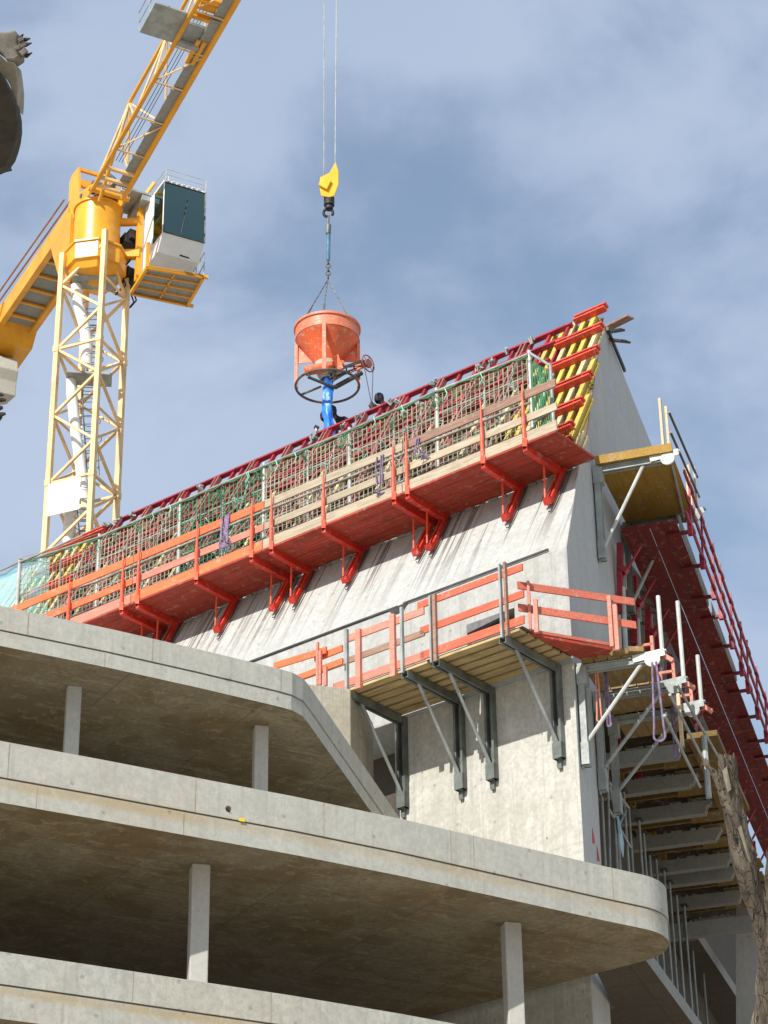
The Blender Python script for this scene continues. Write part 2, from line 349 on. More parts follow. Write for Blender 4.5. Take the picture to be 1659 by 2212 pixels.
def bark():
    m = bpy.data.materials.new('bark'); n = NT(m); p = n.map(0, (1, 1, .16))
    a = n.noise(p, 9, 8, .7, .8); b = n.noise(p, 3, 4, .6)
    v = n.t.nodes.new('ShaderNodeTexVoronoi'); v.feature = 'DISTANCE_TO_EDGE'; v.inputs['Scale'].default_value = 16
    n.ln(n.mix(.12, p, n.t.nodes.new('ShaderNodeTexNoise').outputs[1]), v.inputs['Vector'])
    cr = n.ramp(v.outputs['Distance'], .0, .05)
    c = n.mix(n.ramp(a, .35, .68), (.14, .11, .08), (.05, .038, .028)); c = n.mix(n.ramp(b, .5, .62), c, (.19, .16, .12))
    c = n.mix(n.m('MULTIPLY', n.m('SUBTRACT', 1., cr), .2), c, (.02, .015, .012))
    n.ln(c, n.b.inputs['Base Color']); n.b.inputs['Roughness'].default_value = .9
    n.bump(n.m('ADD', a, n.m('MULTIPLY', cr, 1.2)), 1., .03); return m
M['bark'] = bark()
# ------------------------------------------------------------------ ground
g = MB(); g.add([(-900, -300, 0), (900, -300, 0), (900, 1500, 0), (-900, 1500, 0)], [(0, 1, 2, 3)])
gm = concrete('ground_paving', (.44, .385, .30), 0, mott=.3)
o = mesh_obj('ground', g, gm); o['kind'] = 'structure'
# ------------------------------------------------------------------ the concrete building
B = thing('concrete_building', 'raw concrete building with stacked cantilevered floor slabs and a tall leaning block', 'building', (0, 42, 0))
def P2(pts): return [V3((x, y, 0)) for x, y in pts]
mid_out = [(-16, 27.2), (-12, 29.2), (-5.68, 32.45), (-4.33, 33.17), (-2.92, 33.95), (-1.43, 34.77), (.19, 35.75), (1.96, 36.92), (3.55, 37.98)]
tip = []
c0 = V3((3.66, 39.33, 0)); R0 = 1.08
for k in range(21):
    a = rad(-58 + k*(98/20)); tip.append((c0.x + R0*math.cos(a), c0.y + R0*math.sin(a)))
mid_back = [(2.4, 41.75), (-1.5, 44.85), (-3, 49), (-20, 49)]
def inset(pts, d):      # pull an outline inwards by d along its local normal
    out = []
    for i, p in enumerate(pts):
        a = V3((*pts[max(i-1, 0)], 0)); b = V3((*pts[min(i+1, len(pts)-1)], 0)); t = (b-a).normalized(); nn = V3((-t.y, t.x, 0))
        out.append((p[0]+nn.x*d, p[1]+nn.y*d))
    return out
def slab(outer, back, ztop, zj, zb, mband, joints, name, boolean=None, notch=None):
    mb = MB()
    up = P2(outer) + P2(back); lo = P2(inset(outer, .018)) + P2(back)
    mid = P2(inset(outer, .05)) + P2(back)
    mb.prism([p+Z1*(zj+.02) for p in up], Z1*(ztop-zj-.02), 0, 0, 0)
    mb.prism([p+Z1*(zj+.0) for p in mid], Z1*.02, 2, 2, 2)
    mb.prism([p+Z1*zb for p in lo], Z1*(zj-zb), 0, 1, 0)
    for x, y, lowz, hiz in joints:
        best = None
        for i in range(len(outer)-1):
            a = V3((*outer[i], 0)); b = V3((*outer[i+1], 0)); t = (b-a)
            P = Dz(x, y, ztop); u = max(0, min(1, (P-a).dot(t)/t.length_squared)); q = a+t*u; dd = (V3((P.x, P.y, 0))-q).length
            if best is None or dd < best[0]: best = (dd, q, t.normalized())
        q, t = best[1], best[2]; nn = V3((t.y, -t.x, 0)); inn = .018 if hiz < zj+.05 else 0
        mb.bar(q+Z1*lowz+nn*(.0-inn), q+Z1*hiz+nn*(.0-inn), .014, .006, nn, 2)
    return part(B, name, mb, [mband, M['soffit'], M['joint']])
s_mid = slab(mid_out+tip, mid_back, 15.85, 15.27, 14.9, M['band'], [(423, 1680, 15.29, 15.85), (970, 1795, 15.29, 15.85), (1020, 1806, 15.29, 15.85), (1318, 1876, 15.29, 15.85), (400, 1676, 14.9, 15.24), (1040, 1811, 14.9, 15.24), (20, 1605, 15.29, 15.85), (85, 1617, 14.9, 15.24), (700, 1733, 15.29, 15.85)], 'floor_slab')
slab([(x-.05, y-.1) for x, y in mid_out], [(3, 39.5), (-2, 46), (-20, 47)], 12.65, 12.17, 11.7, M['band_low'], [(290, 2097, 12.2, 12.65), (580, 2147, 12.2, 12.65)], 'floor_slab')
up_out = [(-16, 29.3), (-12, 31.4), (-6.15, 34.4), (-4.5, 35.28), (-3.1, 36.1), (-1.84, 36.88), (-1.6, 37.05), (-1.42, 37.3), (-1.33, 37.6), (-.55, 40.7), (.24, 43.85)]
s_up = slab(up_out, [(-.9, 45.2), (-4, 49.5), (-20, 49.5)], 19.05, 18.62, 18.36, M['band'], [(62, 1322, 18.64, 19.05), (230, 1357, 18.36, 18.6), (605, 1447, 18.64, 19.05), (330, 1380, 18.64, 19.05)], 'floor_slab')
def boolean_cut(op, cut):
    o = op['_o']; c = mesh_obj('cut', cut, M['joint'], op if False else None)
    c.location = c.location  # world placed
    md = o.modifiers.new('b', 'BOOLEAN'); md.object = c; md.operation = 'DIFFERENCE'; md.solver = 'EXACT'; md.use_self = True
    bpy.context.view_layer.update(); dg = bpy.context.evaluated_depsgraph_get()
    me = bpy.data.meshes.new_from_object(o.evaluated_get(dg)); o.modifiers.remove(md); o.data = me
    bpy.data.objects.remove(c)
# pipe hole through the upstand
hp = Dz(489, 1772, 15.47); 
t_ = V3((math.sin(rad(61)), math.cos(rad(61)), 0)); n_ = V3((t_.y, -t_.x, 0))
hh = MB(); hq = V3((-2.42, 34.2, 15.44)); hh.tube(hq+n_*.3, hq-n_*.5, .055, 20); 
try: boolean_cut(s_mid, hh)
except Exception as ex: print('bool', ex)
st = MB(); sp = V3((-2.42, 34.2, 15.30)) + t_*.22; st.bar(sp-n_*.012-t_*.05, sp-n_*.012+t_*.05, .004, .05); part(B, 'sticker', st, M['yelltag'])
# columns
def column(x, y, ztop, zbot, w, ch=.02):
    p = Dz(x, y, ztop); mb = MB(); a = V3((p.x, p.y, zbot)); b = V3((p.x, p.y, ztop)); mb.bar(a, b, w*.95, w*.95, V3((math.sin(rad(166)), math.cos(rad(166)), 0)))
    return part(B, 'column', mb, M['column'], .02)
column(432, 1872, 14.9, 12.65, .30); column(1103, 1997, 14.9, 12.65, .30)
column(160, 1487, 18.36, 15.85, .25); column(563, 1572, 18.36, 15.85, .25)
# leaning block: end polygon in (t, z), extruded along the face
tk = K/.9356
def endp(z0, pts): return [VE(t, 0, z) for t, z in pts]
up_poly = [(0, 21.22), (0, 23.7), ((32.05-23.7)*tk, 32.05), (11.2, 31.4), (12.5, 27.5), (5.05, 26.2), (4.55, 22.6), (1.6, 21.22)]
mb = MB(); n = len(up_poly); P0 = endp(0, up_poly)
mb.prism(P0, SA*21.5, 0, 1, 1)
mb.m[0] = 0
lw = part(B, 'leaning_wall', mb, [M['wallA'], M['wallE']], .025)
mb = MB(); mb.prism([VE(0, 0, 9), VE(0, 0, 21.22), VE(1.6, 0, 21.22), VE(1.42, 0, 17.5), VE(1.42, 0, 9)], SA*4.35, 0, 1, 1)
part(B, 'board_marked_wall', mb, [M['wallB'], M['wallE']], .02)
# window niche cut into the leaning wall
sa, za = Doz(1113, 1322, 0); sb, zb = Doz(1008, 1350, 0); _, zc = Doz(1008, 1398, 0)
cut = MB(); cut.prism([W(sa+.02, .2, zc-.1), W(sb, .2, zc-.1), W(sb, .2, zb), W(sa+.02, .2, zb)], NA*-.75)
try: boolean_cut(lw, cut)
except Exception as ex: print('bool', ex)
mb = MB(); mb.prism([W(sa+.03, -.12, zc-.09), W(sb-.01, -.12, zc-.09), W(sb-.01, -.12, zb-.27), W(sa+.03, -.12, zb-.2)], NA*-.3); part(B, 'niche_infill', mb, M['greyblock'])
mb = MB(); mb.prism([W(sb-.01, .02, zb-.01), W(sb-.01, .02, zb-.2), W(sa+.3, .02, zb-.1), W(sa+.3, .02, zb-.01)], NA*-.1); part(B, 'niche_flap', mb, M['greyblock'])
# steel drip strip at the fold
mb = MB()
s0, s1 = Doz(1185, 1187, 0)[0], Doz(872, 1304, 0)[0]; s2 = Doz(860, 1309, 0)[0]
mb.bar(W(s0, .012, 23.77), W(s1, .012, 23.77), .03, .04); mb.bar(W(s2, .012, 23.75), W(12.5, .012, 23.75), .03, .04)
mb.prism([W(s1-.12, .003, 23.76), W(s2+.25, .003, 23.76), W(s2+.12, .003, 23.60), W(s1+.02, .003, 23.60)], NA*.02)
part(B, 'drip_strip', mb, M['darksteel'])
# low band under the fold (slightly proud cast strip)
# side pier by the platform
k1 = Dz(757, 1488, 21.22); k0 = Dz(660, 1477, 21.22); k2 = Dz(806, 1562, 21.22)
kb = k0 + (k2-k1); mb = MB(); zb_ = 19.05
mb.prism([V3((p.x, p.y, 15.86)) for p in (k1, k2, kb, k0)], Z1*5.36, 0, 0, 0); part(B, 'pier', mb, M['pier'], .015)
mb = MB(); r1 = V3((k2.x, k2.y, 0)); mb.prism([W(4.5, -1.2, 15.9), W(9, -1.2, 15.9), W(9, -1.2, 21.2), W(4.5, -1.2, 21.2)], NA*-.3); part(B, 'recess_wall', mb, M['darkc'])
# dark backdrop walls, added to block the sky behind the unfinished floor
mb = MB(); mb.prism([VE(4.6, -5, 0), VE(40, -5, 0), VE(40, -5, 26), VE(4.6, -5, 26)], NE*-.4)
part(B, 'dark_backdrop_wall', mb, M['darkc'])
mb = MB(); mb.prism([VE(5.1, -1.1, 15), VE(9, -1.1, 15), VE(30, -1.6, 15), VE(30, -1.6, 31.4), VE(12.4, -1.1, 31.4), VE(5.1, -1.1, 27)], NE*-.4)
part(B, 'dark_backdrop_wall', mb, M['darkc'])
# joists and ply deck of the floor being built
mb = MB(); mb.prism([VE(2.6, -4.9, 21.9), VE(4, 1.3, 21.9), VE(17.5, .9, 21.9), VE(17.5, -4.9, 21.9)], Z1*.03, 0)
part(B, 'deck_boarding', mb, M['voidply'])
RE = [(1475, 1640), (1504.5, 1702), (1532.6, 1761), (1558, 1818), (1583, 1872), (1589, 1901), (1605, 1952), (1622, 2001)]
for i, (x, y) in enumerate(RE):
    t, q = Dtq(x, y, 21.0); mb = MB(); N = 14; ql = -.75 if i == 0 else (-1.1 if i == 1 else -4.2)
    if i == 7: q += .35
    rr = random.Random(i)
    mb.bar(VE(t, ql, 21.17), VE(t, q-.16, 21.17), .2, .29)
    for k in range(6):      # ragged broken end
        mb.bar(VE(t, q-.16, 21.05+k*.048), VE(t, q-.12+rr.uniform(0, .05)+k*.03, 21.05+k*.048), .2-.004*k, .048)
    for k in range(24):     # crumbs of cement along the top edge
        a = rr.uniform(ql, q-.3); mb.bar(VE(t-.11, a, 21.325), VE(t-.11, a+rr.uniform(.03, .12), 21.325), .03, rr.uniform(.02, .06))
    part(B, 'joist', mb, M['beamc'])
    mb = MB(); mb.bar(VE(t+.85, max(ql, -2), 21.32), VE(t+.85, q-.55, 21.32), .08, .18); part(B, 'yellow_joist', mb, M['plydark'])
    mb = MB()
    for a, b, c in ((.3, 1.0, .12), (1.1, 1.55, .1)): mb.bar(VE(t+a, q-.45-(a > 1)*.2, 21.42), VE(t+a, q+.5, 21.42), .55, c*.5)
    part(B, 'boarding_edge', mb, M['ochre'])
mb = MB(); mb.bar(VE(4.3, 1.6, 21.25), VE(8.6, 1.45, 21.25), .62, .12); part(B, 'edge_board', mb, M['plydark'])
# lower floors on the right
def strip(p, q, z, t0, t1, name, hgt=.32):
    mb = MB(); mb.prism([VE(1.6, -4.9, z), VE(1.6, -.9, z), VE(1.6, .05, z), VE(t0 if z < 16 else 1.6, .3 if z < 16 else .05, z), VE(t0, q-.02 if z < 16 else .1, z), VE(t0, q, z), VE(t1, q, z), VE(t1, -4.9, z)] if z < 16 else [VE(t0, -4.9, z), VE(t0, q, z), VE(t1, q, z), VE(t1, -4.9, z)], Z1*hgt, 0, 1, 0); part(B, name, mb, [M['beamc'], M['darkc']])
t1, q1 = Dtq(1395, 2067, 14.9); t2, q2 = Dtq(1487, 2212, 14.9); strip(0, (q1+q2)/2, 14.93, t1-.2, 26, 'floor_edge', .28)
t1, q1 = Dtq(1511, 2030, 20.2); t2, q2 = Dtq(1587, 2150, 20.2); print('strip2', t1, q1, t2, q2); strip(0, (q1+q2)/2, 20.2, t1, 34, 'floor_edge', .3)
mb = MB(); mb.bar(VE(t1-.13, -4, 20.40), VE(t1-.13, q1+1.35, 20.40), .2, .36); part(B, 'joist', mb, M['beamc'])
# curved fin column at the right
tt, qq = 14.6, 0
xs = [(1590, 1, 2400), (1590, 1, 1975), (1623, 0, 1985), (1634, 0, 2020), (1641, 0, 2060), (1644, 0, 2105), (1643, 0, 2150), (1637, 0, 2190), (1625, 0, 2230), (1608, 0, 2270), (1600, 0, 2400)]
pts = [Dp(x, y, VE(15.5, 0, 0), SE) for x, _, y in xs]
mb = MB(); mb.prism(pts, SE*.5); part(B, 'curved_fin', mb, M['column'])
pts = [Dp(x, y, VE(15.4, 0, 0), SE) for x, y in ((1597, 1900), (1625, 1960), (1618, 1990), (1590, 1990), (1590, 1905))]
mb = MB(); mb.prism(pts, SE*.5); part(B, 'curved_fin', mb, M['beamc'])
# red paint marks
for x, y in ((1281, 1807), (1291, 1845)):
    t, z = Dqz(x, y, 0); mb = MB(); mb.prism([VE(t-.08, .004, z-.16), VE(t+.12, .004, z-.1), VE(t+.05, .004, z+.05), VE(t-.04, .004, z+.16)], NE*.004); part(B, 'paint_mark', mb, M['redmark'])
# ------------------------------------------------------------------ upper red platforms on the leaning face
ZP = 26.4; OO = -.15
def up_platform(s0, s1, br, label, toe, rail, mid, ext=0):
    T = thing('work_platform', label, 'scaffold platform', W((s0+s1)/2, -1.4, ZP-.1), 'red work platforms along the leaning wall')
    mb = MB(); w = (1.40)/4
    for k in range(4):
        a = -1.48+.06+k*w; mb.bar(W(s0, a+w/2, ZP-.03+random.uniform(0, .006)), W(s1, a+w/2, ZP-.03+random.uniform(0, .006)), w-.012, .05)
    part(T, 'deck', mb, M['redboard'])
    mb = MB(); mb.bar(W(s0, OO+.07, ZP+.13), W(s1, OO+.07, ZP+.13), .04, .24); part(T, 'toe_board', mb, toe)
    mb = MB(); mb.bar(W(s0, OO+.03, ZP+.60), W(s1+ext, OO+.03, ZP+.60), .04, .17); part(T, 'guard_rail', mb, mid)
    mb = MB(); mb.bar(W(s0, OO+.03, ZP+1.16), W(s1+ext, OO+.03, ZP+1.16), .04, .19); part(T, 'guard_rail', mb, rail)
    for s in br:
        mb = MB(); mb.tube(W(s, OO+.13, ZP-.12), W(s, OO+.13, ZP+.7), .042, 8, 0); mb.tube(W(s, OO+.13, ZP+.7), W(s, OO+.13, ZP+1.38), .034, 8, 0, .012)
        mb.bar(W(s, OO+.13, ZP-.12), W(s, OO+.13, ZP+.08), .09, .09)
        part(T, 'post', mb, M['redlight'])
        mb = MB(); mb.bar(W(s, -1.52, ZP-.13), W(s, OO+.12, ZP-.13), .1, .15); mb.bar(W(s, -1.52, ZP-.20), W(s, OO+.1, ZP-.20), .12, .02)
        part(T, 'bracket_beam', mb, M['red'])
        mb = MB(); ub = uz(25.28); ut = uz(26.36)
        for g in (-.055, .055): mb.bar(L(s+g, ut, .10), L(s+g, ub, .10), .05, .11, NL)
        mb.bar(L(s, ub+.08, .10), L(s, ub-.04, .16), .17, .14, NL); mb.bar(L(s, ut-.1, .12), L(s, ut+.12, .12), .2, .16, NL)
        part(T, 'bracket_leg', mb, M['red'])
        mb = MB(); mb.tube(W(s+.07, -.78, ZP-.2), L(s+.07, ub+.1, .18), .022); part(T, 'strut', mb, M['redlight'])
        mb = MB(); mb.path([L(s-.14, ut-.2, .1), L(s-.15, (ut+ub)/2, .06), L(s-.12, ub-.1, .05), L(s-.09, ub-.28, .04), L(s-.03, ub-.24, .04)], .016, 6); part(T, 'anchor_rod', mb, M['darksteel'])
    return T
def sp_(x, y): return Dso(x, y, ZP)[0]
b = [sp_(x, y) for x, y in ((1140, 960), (1060, 1003), (890, 1065), (860, 1076), (713, 1140), (597, 1184), (557, 1203), (430, 1247), (300, 1297), (268, 1312), (135, 1352))]
print('brackets', [round(v, 2) for v in b])
up_platform(.12, b[3]-.21, [b[0], b[1], b[2]], 'red platform at the far right end of the leaning wall, with weathered boards', M['greyboard'], M['brown'], M['greyboard'])
up_platform(b[3]-.19, (b[5]+b[6])/2-.012, [b[3], b[4], b[5]], 'red platform second from the right, under the concrete bucket', M['greyboard'], M['greyboard'], M['greyboard'])
up_platform((b[5]+b[6])/2+.012, (b[8]+b[9])/2-.012, [b[6], b[7], b[8]], 'red platform with orange top rail and a purple strap bundle hanging on it', M['orange'], M['orange'], M['salmon'])
up_platform((b[8]+b[9])/2+.012, b[10]+2.6, [b[9], b[10], b[10]+2.4], 'leftmost red platform with orange rails, running behind the upper slab', M['salmon'], M['orange'], M['orange'])
# pale mortar line and clamps under the platforms
mb = MB(); rr = random.Random(3)
for i in range(60):
    s = .3+i*.22+rr.uniform(-.1, .1)
    mb.bar(L(s, uz(26.35)+rr.uniform(-.1, .05), .04), L(s+rr.uniform(.05, .25), uz(26.35)+rr.uniform(-.12, .08), .05), .05, .05, NL)
part(B, 'mortar_edge', mb, M['beamc'])['_o']['kind'] = 'stuff'
# ------------------------------------------------------------------ climbing formwork on the leaning face
UT = uz(32.0)
EDG = .1818
def yform(s0, s1, n, levels, label, lens, edge=False, u0=None):
    T = thing('formwork_panel', label, 'formwork', L((s0+s1)/2, 3.4, .1), 'formwork panels on the leaning wall')
    ub = u0 or 3.35
    sa_ = s0 if not edge else UT*EDG-.05
    mb = MB(); mb.hexa([L(s0, ub, .01), L(s1, ub, .01), L(s1, UT, .01), L(sa_, UT, .01)], [L(s0, ub, .035), L(s1, ub, .035), L(s1, UT, .035), L(sa_, UT, .035)]); part(T, 'ply_face', mb, M['plyA'])
    for k in range(n):
        s = s0+.09+(s1-s0-.18)*k/(n-1); mb = MB(); e0 = ub+random.uniform(-.05, .15); e1 = UT-.05+random.uniform(-.1, .1)
        if edge: e1 = min(e1, (s+.12)/EDG); e0 = min(e0, ub)
        for d in (.07, .21): mb.bar(L(s, e0, d), L(s, e1, d), .115, .045, NL)
        mb.bar(L(s, e0, .14), L(s, e1, .14), .03, .12, NL)
        part(T, 'timber_beam', mb, M['yellow'] if (k*7) % 3 else M['yellowold'])
    for (u, a, bb) in levels:
        mb = MB()
        for g in (-.075, .075):
            mb.bar(L(a, u+g, .30), L(bb, u+g, .30), .06, .15, NL)
            mb.bar(L(a, u+g, .37), L(bb, u+g, .37), .065, .012, NL)
        k = a+.2
        while k < bb: mb.bar(L(k, u, .30), L(k+.05, u, .30), .1, .1, NL); k += .7
        part(T, 'waler', mb, M['waler'])
    return T
lv = []
for x, y, x2, y2 in ((1306, 657, 1240, 684), (1298, 699, 1197, 745), (1289, 748, 1180, 797), (1274, 803, 1185, 845), (1256, 860, 1168, 898), (1234, 912, 1180, 937), (1230, 944, 1212, 952)):
    s_, u_ = Dl(x, y, .37); s2, _ = Dl(x2, y2, .37); lv.append((u_, s_, s2))
print('levels', [(round(a, 2), round(b_, 2), round(c_, 2)) for a, b_, c_ in lv]); 
UT = lv[0][0]+.12
yform(.52, 3.0, 9, lv, 'right-hand formwork panel of yellow beams with orange-red walers, beside the bare concrete gable', None, True)
ll = []
for x, y, x2, y2 in ((88, 1197, 224, 1140), (75, 1237, 195, 1187), (52, 1284, 166, 1235)):
    s_, u_ = Dl(x, y, .37); s2, _ = Dl(x2, y2, .37); ll.append((u_, s2, s_))
print('left levels', ll)
ll2 = [(ll[0][0], ll[0][1], ll[0][2]), (ll[1][0], ll[1][1], ll[1][2]), (ll[2][0], ll[2][1]+.0, ll[2][2])]
_ut = UT; UT = ll[0][0]+.12
sL1 = max(l[2] for l in ll2); sL0 = Dl(205, 1160, .3)[0]
yform(sL0, ll[0][2]+.1, 7, ll2 + [(ll[2][0]-1.7, sL0, sL1)], 'left-hand formwork panel of yellow beams in front of the crane mast', None)
UT = _ut
# central crimson steel formwork, one panel per bay
nb = 6; sC0 = 3.02; sC1 = sL0-.05; UC = Dl(829, 875, .3)[1]
rr = random.Random(11)
names = ['first', 'second', 'third', 'fourth', 'fifth', 'sixth']
for i in range(nb):
    a = sC0+(sC1-sC0)*i/nb+.01; c = sC0+(sC1-sC0)*(i+1)/nb-.01
    T = thing('formwork_panel', 'crimson steel formwork bay, %s to the left of the yellow beams at the gable' % names[i], 'formwork', L((a+c)/2, 3.4, .1), 'formwork panels on the leaning wall')
    mb = MB(); mb.hexa([L(a, 3.3, .01), L(c, 3.3, .01), L(c, UC-.05, .01), L(a, UC-.05, .01)], [L(a, 3.3, .03), L(c, 3.3, .03), L(c, UC-.05, .03), L(a, UC-.05, .03)]); part(T, 'ply_face', mb, M['plyA'])
    mb = MB()
    for u in (3.4, 4.5, 5.6, 6.7, 7.6): mb.bar(L(a, u, .10), L(c, u, .10), .07, .12, NL)
    s = a+.04
    while s < c: mb.bar(L(s, 3.4, .09), L(s, 7.6, .09), .05, .10, NL); s += .42
    part(T, 'panel_frame', mb, M['brownframe'])
    mb = MB()
    ax_ = a-(.72 if i == 0 else 0)
    for u in (UC-.04, UC-.62): mb.bar(L(ax_, u, .29), L(c, u, .29), .085, .12, NL)
    for u in (UC-1.35, UC-1.95): mb.bar(L(ax_+(.25 if i == 0 else 0), u, .27 if i == 0 else .2), L(c, u, .2), .075, .11, NL)
    s = ax_+.1
    while s < c: mb.bar(L(s, UC-.04, .26), L(s, UC-.62, .26), .075, .09, NL); mb.bar(L(s+.12, UC-.6, .2), L(s+.12, UC-1.95, .2), .06, .08, NL); s += .52
    part(T, 'ladder_waler', mb, M['crim'])
    for q in range(2):
        s = a+(c-a)*(.25+.5*q); mb = MB()
        for g in (-.06, .06): mb.bar(L(s+g, 3.6, .30), L(s+g, UC-.1, .30), .045, .13, NL)
        part(T, 'soldier', mb, M['crimworn'])
    for q in range(3):
        s = a+(c-a)*(.12+.36*q); mb = MB(); mb.bar(L(s, 3.45, .2), L(s, 7.3, .2), .1, .1, NL); part(T, 'timber_beam', mb, M['yellowold'])
    for q in range(5):
        mb = MB(); u = 3.9+q*.85+rr.uniform(-.1, .1); mb.tube(L(a, u, .40), L(c, u+rr.uniform(-.05, .05), .40), .026); part(T, 'scaffold_tube', mb, M['tube'])
    for q in range(4):
        mb = MB(); s = rr.uniform(a, c-.6); u = rr.uniform(3.6, 6); mb.tube(L(s, u, .44), L(s+rr.uniform(-.8, .2), u+rr.uniform(1, 2), .46), .03); part(T, 'scaffold_tube', mb, M['crimworn'])
    mb = MB()
    for q in range(16):
        mb = MB(); s = rr.uniform(a+.1, c-.1); u = rr.choice((UC-.3, UC-.95, 7.2, 6.1, 5.1, 4.2))+rr.uniform(-.15, .15)
        for w in range(4): mb.bar(L(s+rr.uniform(-.09, .09), u+rr.uniform(-.09, .09), .34), L(s+rr.uniform(-.09, .09), u+rr.uniform(-.09, .09), .46), .05, .035, SA)
        part(T, 'clamp', mb, M['galv'])
    for q in range(9):
        s = rr.uniform(a, c); u = rr.choice((6.9, 5.7, 4.6, 3.8))+rr.uniform(-.2, .2); p = L(s, u, .45); pts = [p]
        for w in range(4): pts.append(pts[-1]+SA*rr.uniform(-.14, .14)+UL*rr.uniform(-.14, .1)+NL*rr.uniform(-.05, .05))
        mb = MB(); mb.path(pts, .016, 5); part(T, 'net_knot', mb, M['netgreen'] if q % 2 else M['mintdull'])
# ------------------------------------------------------------------ safety nets on tube posts
ON = -.78
def net_z(x, y): return Doz(x, y, ON)
posts = [net_z(*p) for p in ((1143, 762), (943, 843), (755, 928), (571, 1004), (390, 1082), (215, 1158), (47, 1212))]
print('net posts', [(round(a, 2), round(c, 2)) for a, c in posts])
labels = ['with its end tube swung out, beside the yellow beams', 'between the second and third white posts from the gable', 'in front of the middle of the crimson bays, below the workers', 'with bright green netting, behind the purple straps', 'left of the bright green net', 'leftmost before the teal net, in front of the left yellow beams']
rr = random.Random(5)
for i in range(6):
    s0, zt0 = posts[i]; s1, zt1 = posts[i+1]; zt = zt0
    T = thing('safety_net', 'beige safety net '+labels[i] if i != 3 else 'safety net '+labels[i], 'safety net', W(s0, ON, ZP), 'safety nets above the red platforms')
    mb = MB(); mb.tube(W(s0, ON, ZP), W(s0, ON, zt0+.05), .04, 8); part(T, 'post', mb, M['galvlight'])
    for da, db in ((zt0-.06, zt1-.06), (zt0-1.25, zt1-1.25), (ZP+.18, ZP+.18)): mb = MB(); mb.tube(W(s0, ON+.05, da), W(s1, ON+.05, db), .026); part(T, 'ledger_tube', mb, M['tube'])
    mb = MB(); c = .125; s = s0+.05; zb0 = ZP+.15
    m_net = M['netbright'] if i == 3 else M['net']; cr_ = .007 if i == 5 else .0095
    k = 0
    while s < s1:
        f = (s-s0)/(s1-s0); top = zt0+(zt1-zt0)*f-.1-.05*math.sin(f*math.pi*3)
        pts = []
        N = 5
        for j in range(N+1):
            zz = zb0+(top-zb0)*j/N; pts.append(W(s+.004*math.sin(zz*5+s), ON+.02+.015*math.sin(s*1.1+zz*2), zz))
        mb.path(pts, cr_, 4, 0, cap=False); s += c
    zz = zb0; 
    while zz < max(zt0, zt1)-.08:
        pts = [W(s0+(s1-s0)*j/8, ON+.02+.015*math.sin((s0+(s1-s0)*j/8)*1.1+zz*2), zz+(zt1-zt0)*j/8-.03*math.sin(j/8*math.pi)) for j in range(9)]
        mb.path(pts, cr_, 4, 0, cap=False); zz += c
    part(T, 'netting', mb, m_net)
    mb = MB()
    pts = [W(s0+(s1-s0)*j/12, ON+.05, zt0+(zt1-zt0)*j/12-.1-.03*math.sin(j*2)) for j in range(13)]; mb.path(pts, .016, 5)
    for q in range(6 if i == 5 else 14):
        f = rr.choice((.03, .06, .5, .53, .97, rr.random())); s = s0+(s1-s0)*f+rr.uniform(-.08, .08); z = zt-rr.uniform(.08, .42); pts = [W(s, ON+.06, z)]
        for w in range(5): pts.append(pts[-1]+SA*rr.uniform(-.07, .07)+Z1*rr.uniform(-.09, .03)+NA*rr.uniform(-.02, .02))
        mb.path(pts, .009, 4)
    part(T, 'net_edge_rope', mb, M['netgreen'])
    for q in range(2):
        mb = MB(); s = s0+rr.uniform(.1, .9)*(s1-s0); mb.path([W(s, ON+.08, zt-.05), W(s-.06, ON+.09, zt-.2), W(s+.02, ON+.09, zt-.33)], .012, 5); part(T, 'tie', mb, M['mint'])
    # middle thin stay
    s = (s0+s1)/2; mb = MB(); mb.tube(W(s, ON-.05, ZP), W(s, ON-.05, zt-.15), .028); mb.tube(W(s+.3, ON-.1, ZP+.1), W(s-.8, ON-.1, zt-.1), .024)
    part(T, 'stay_tube', mb, M['galv'])
    mb = MB()
    for q in range(40):
        s = rr.uniform(s0, s1); z = ZP+rr.uniform(.08, .45); p = W(s, ON-rr.uniform(0, .3), z)
        mb.path([p, p+SA*rr.uniform(-.2, .2)+Z1*rr.uniform(-.04, .08), p+SA*rr.uniform(-.3, .3)+Z1*rr.uniform(-.05, .1)], .016, 5)
    part(T, 'gathered_net', mb, M['mintdull'] if i % 2 else M['netgreen'])
# end tube frame at the gable end of the nets
mb = MB(); s0, zt = posts[0]; sx, zx = Doz(1189, 790, ON+.35)
mb.tube(W(sx, ON+.35, zx), W(sx, ON+.35, ZP), .035); mb.tube(W(s0, ON, zt), W(sx, ON+.35, zx), .03)
mb.tube(W(s0, ON, ZP+.9), W(sx, ON+.35, ZP+.75), .02)
solo('end_frame', mb, M['galv'], 'grey tube end frame closing the net beside the yellow beams at the gable', 'tube frame')
mb = MB()
for k in range(14):
    f = k/13; a = W(s0+(sx-s0)*f, ON+.35*f, zt-.2+(zx-zt)*f*.9); mb.path([a, a+Z1*-.5+SA*.03*math.sin(k), V3((a.x, a.y, ZP+.15+.1*math.sin(k*1.7)))], .013, 4)
solo('gathered_net', mb, M['netgreen'], 'dark green net gathered down the tube end frame by the gable', 'safety net')
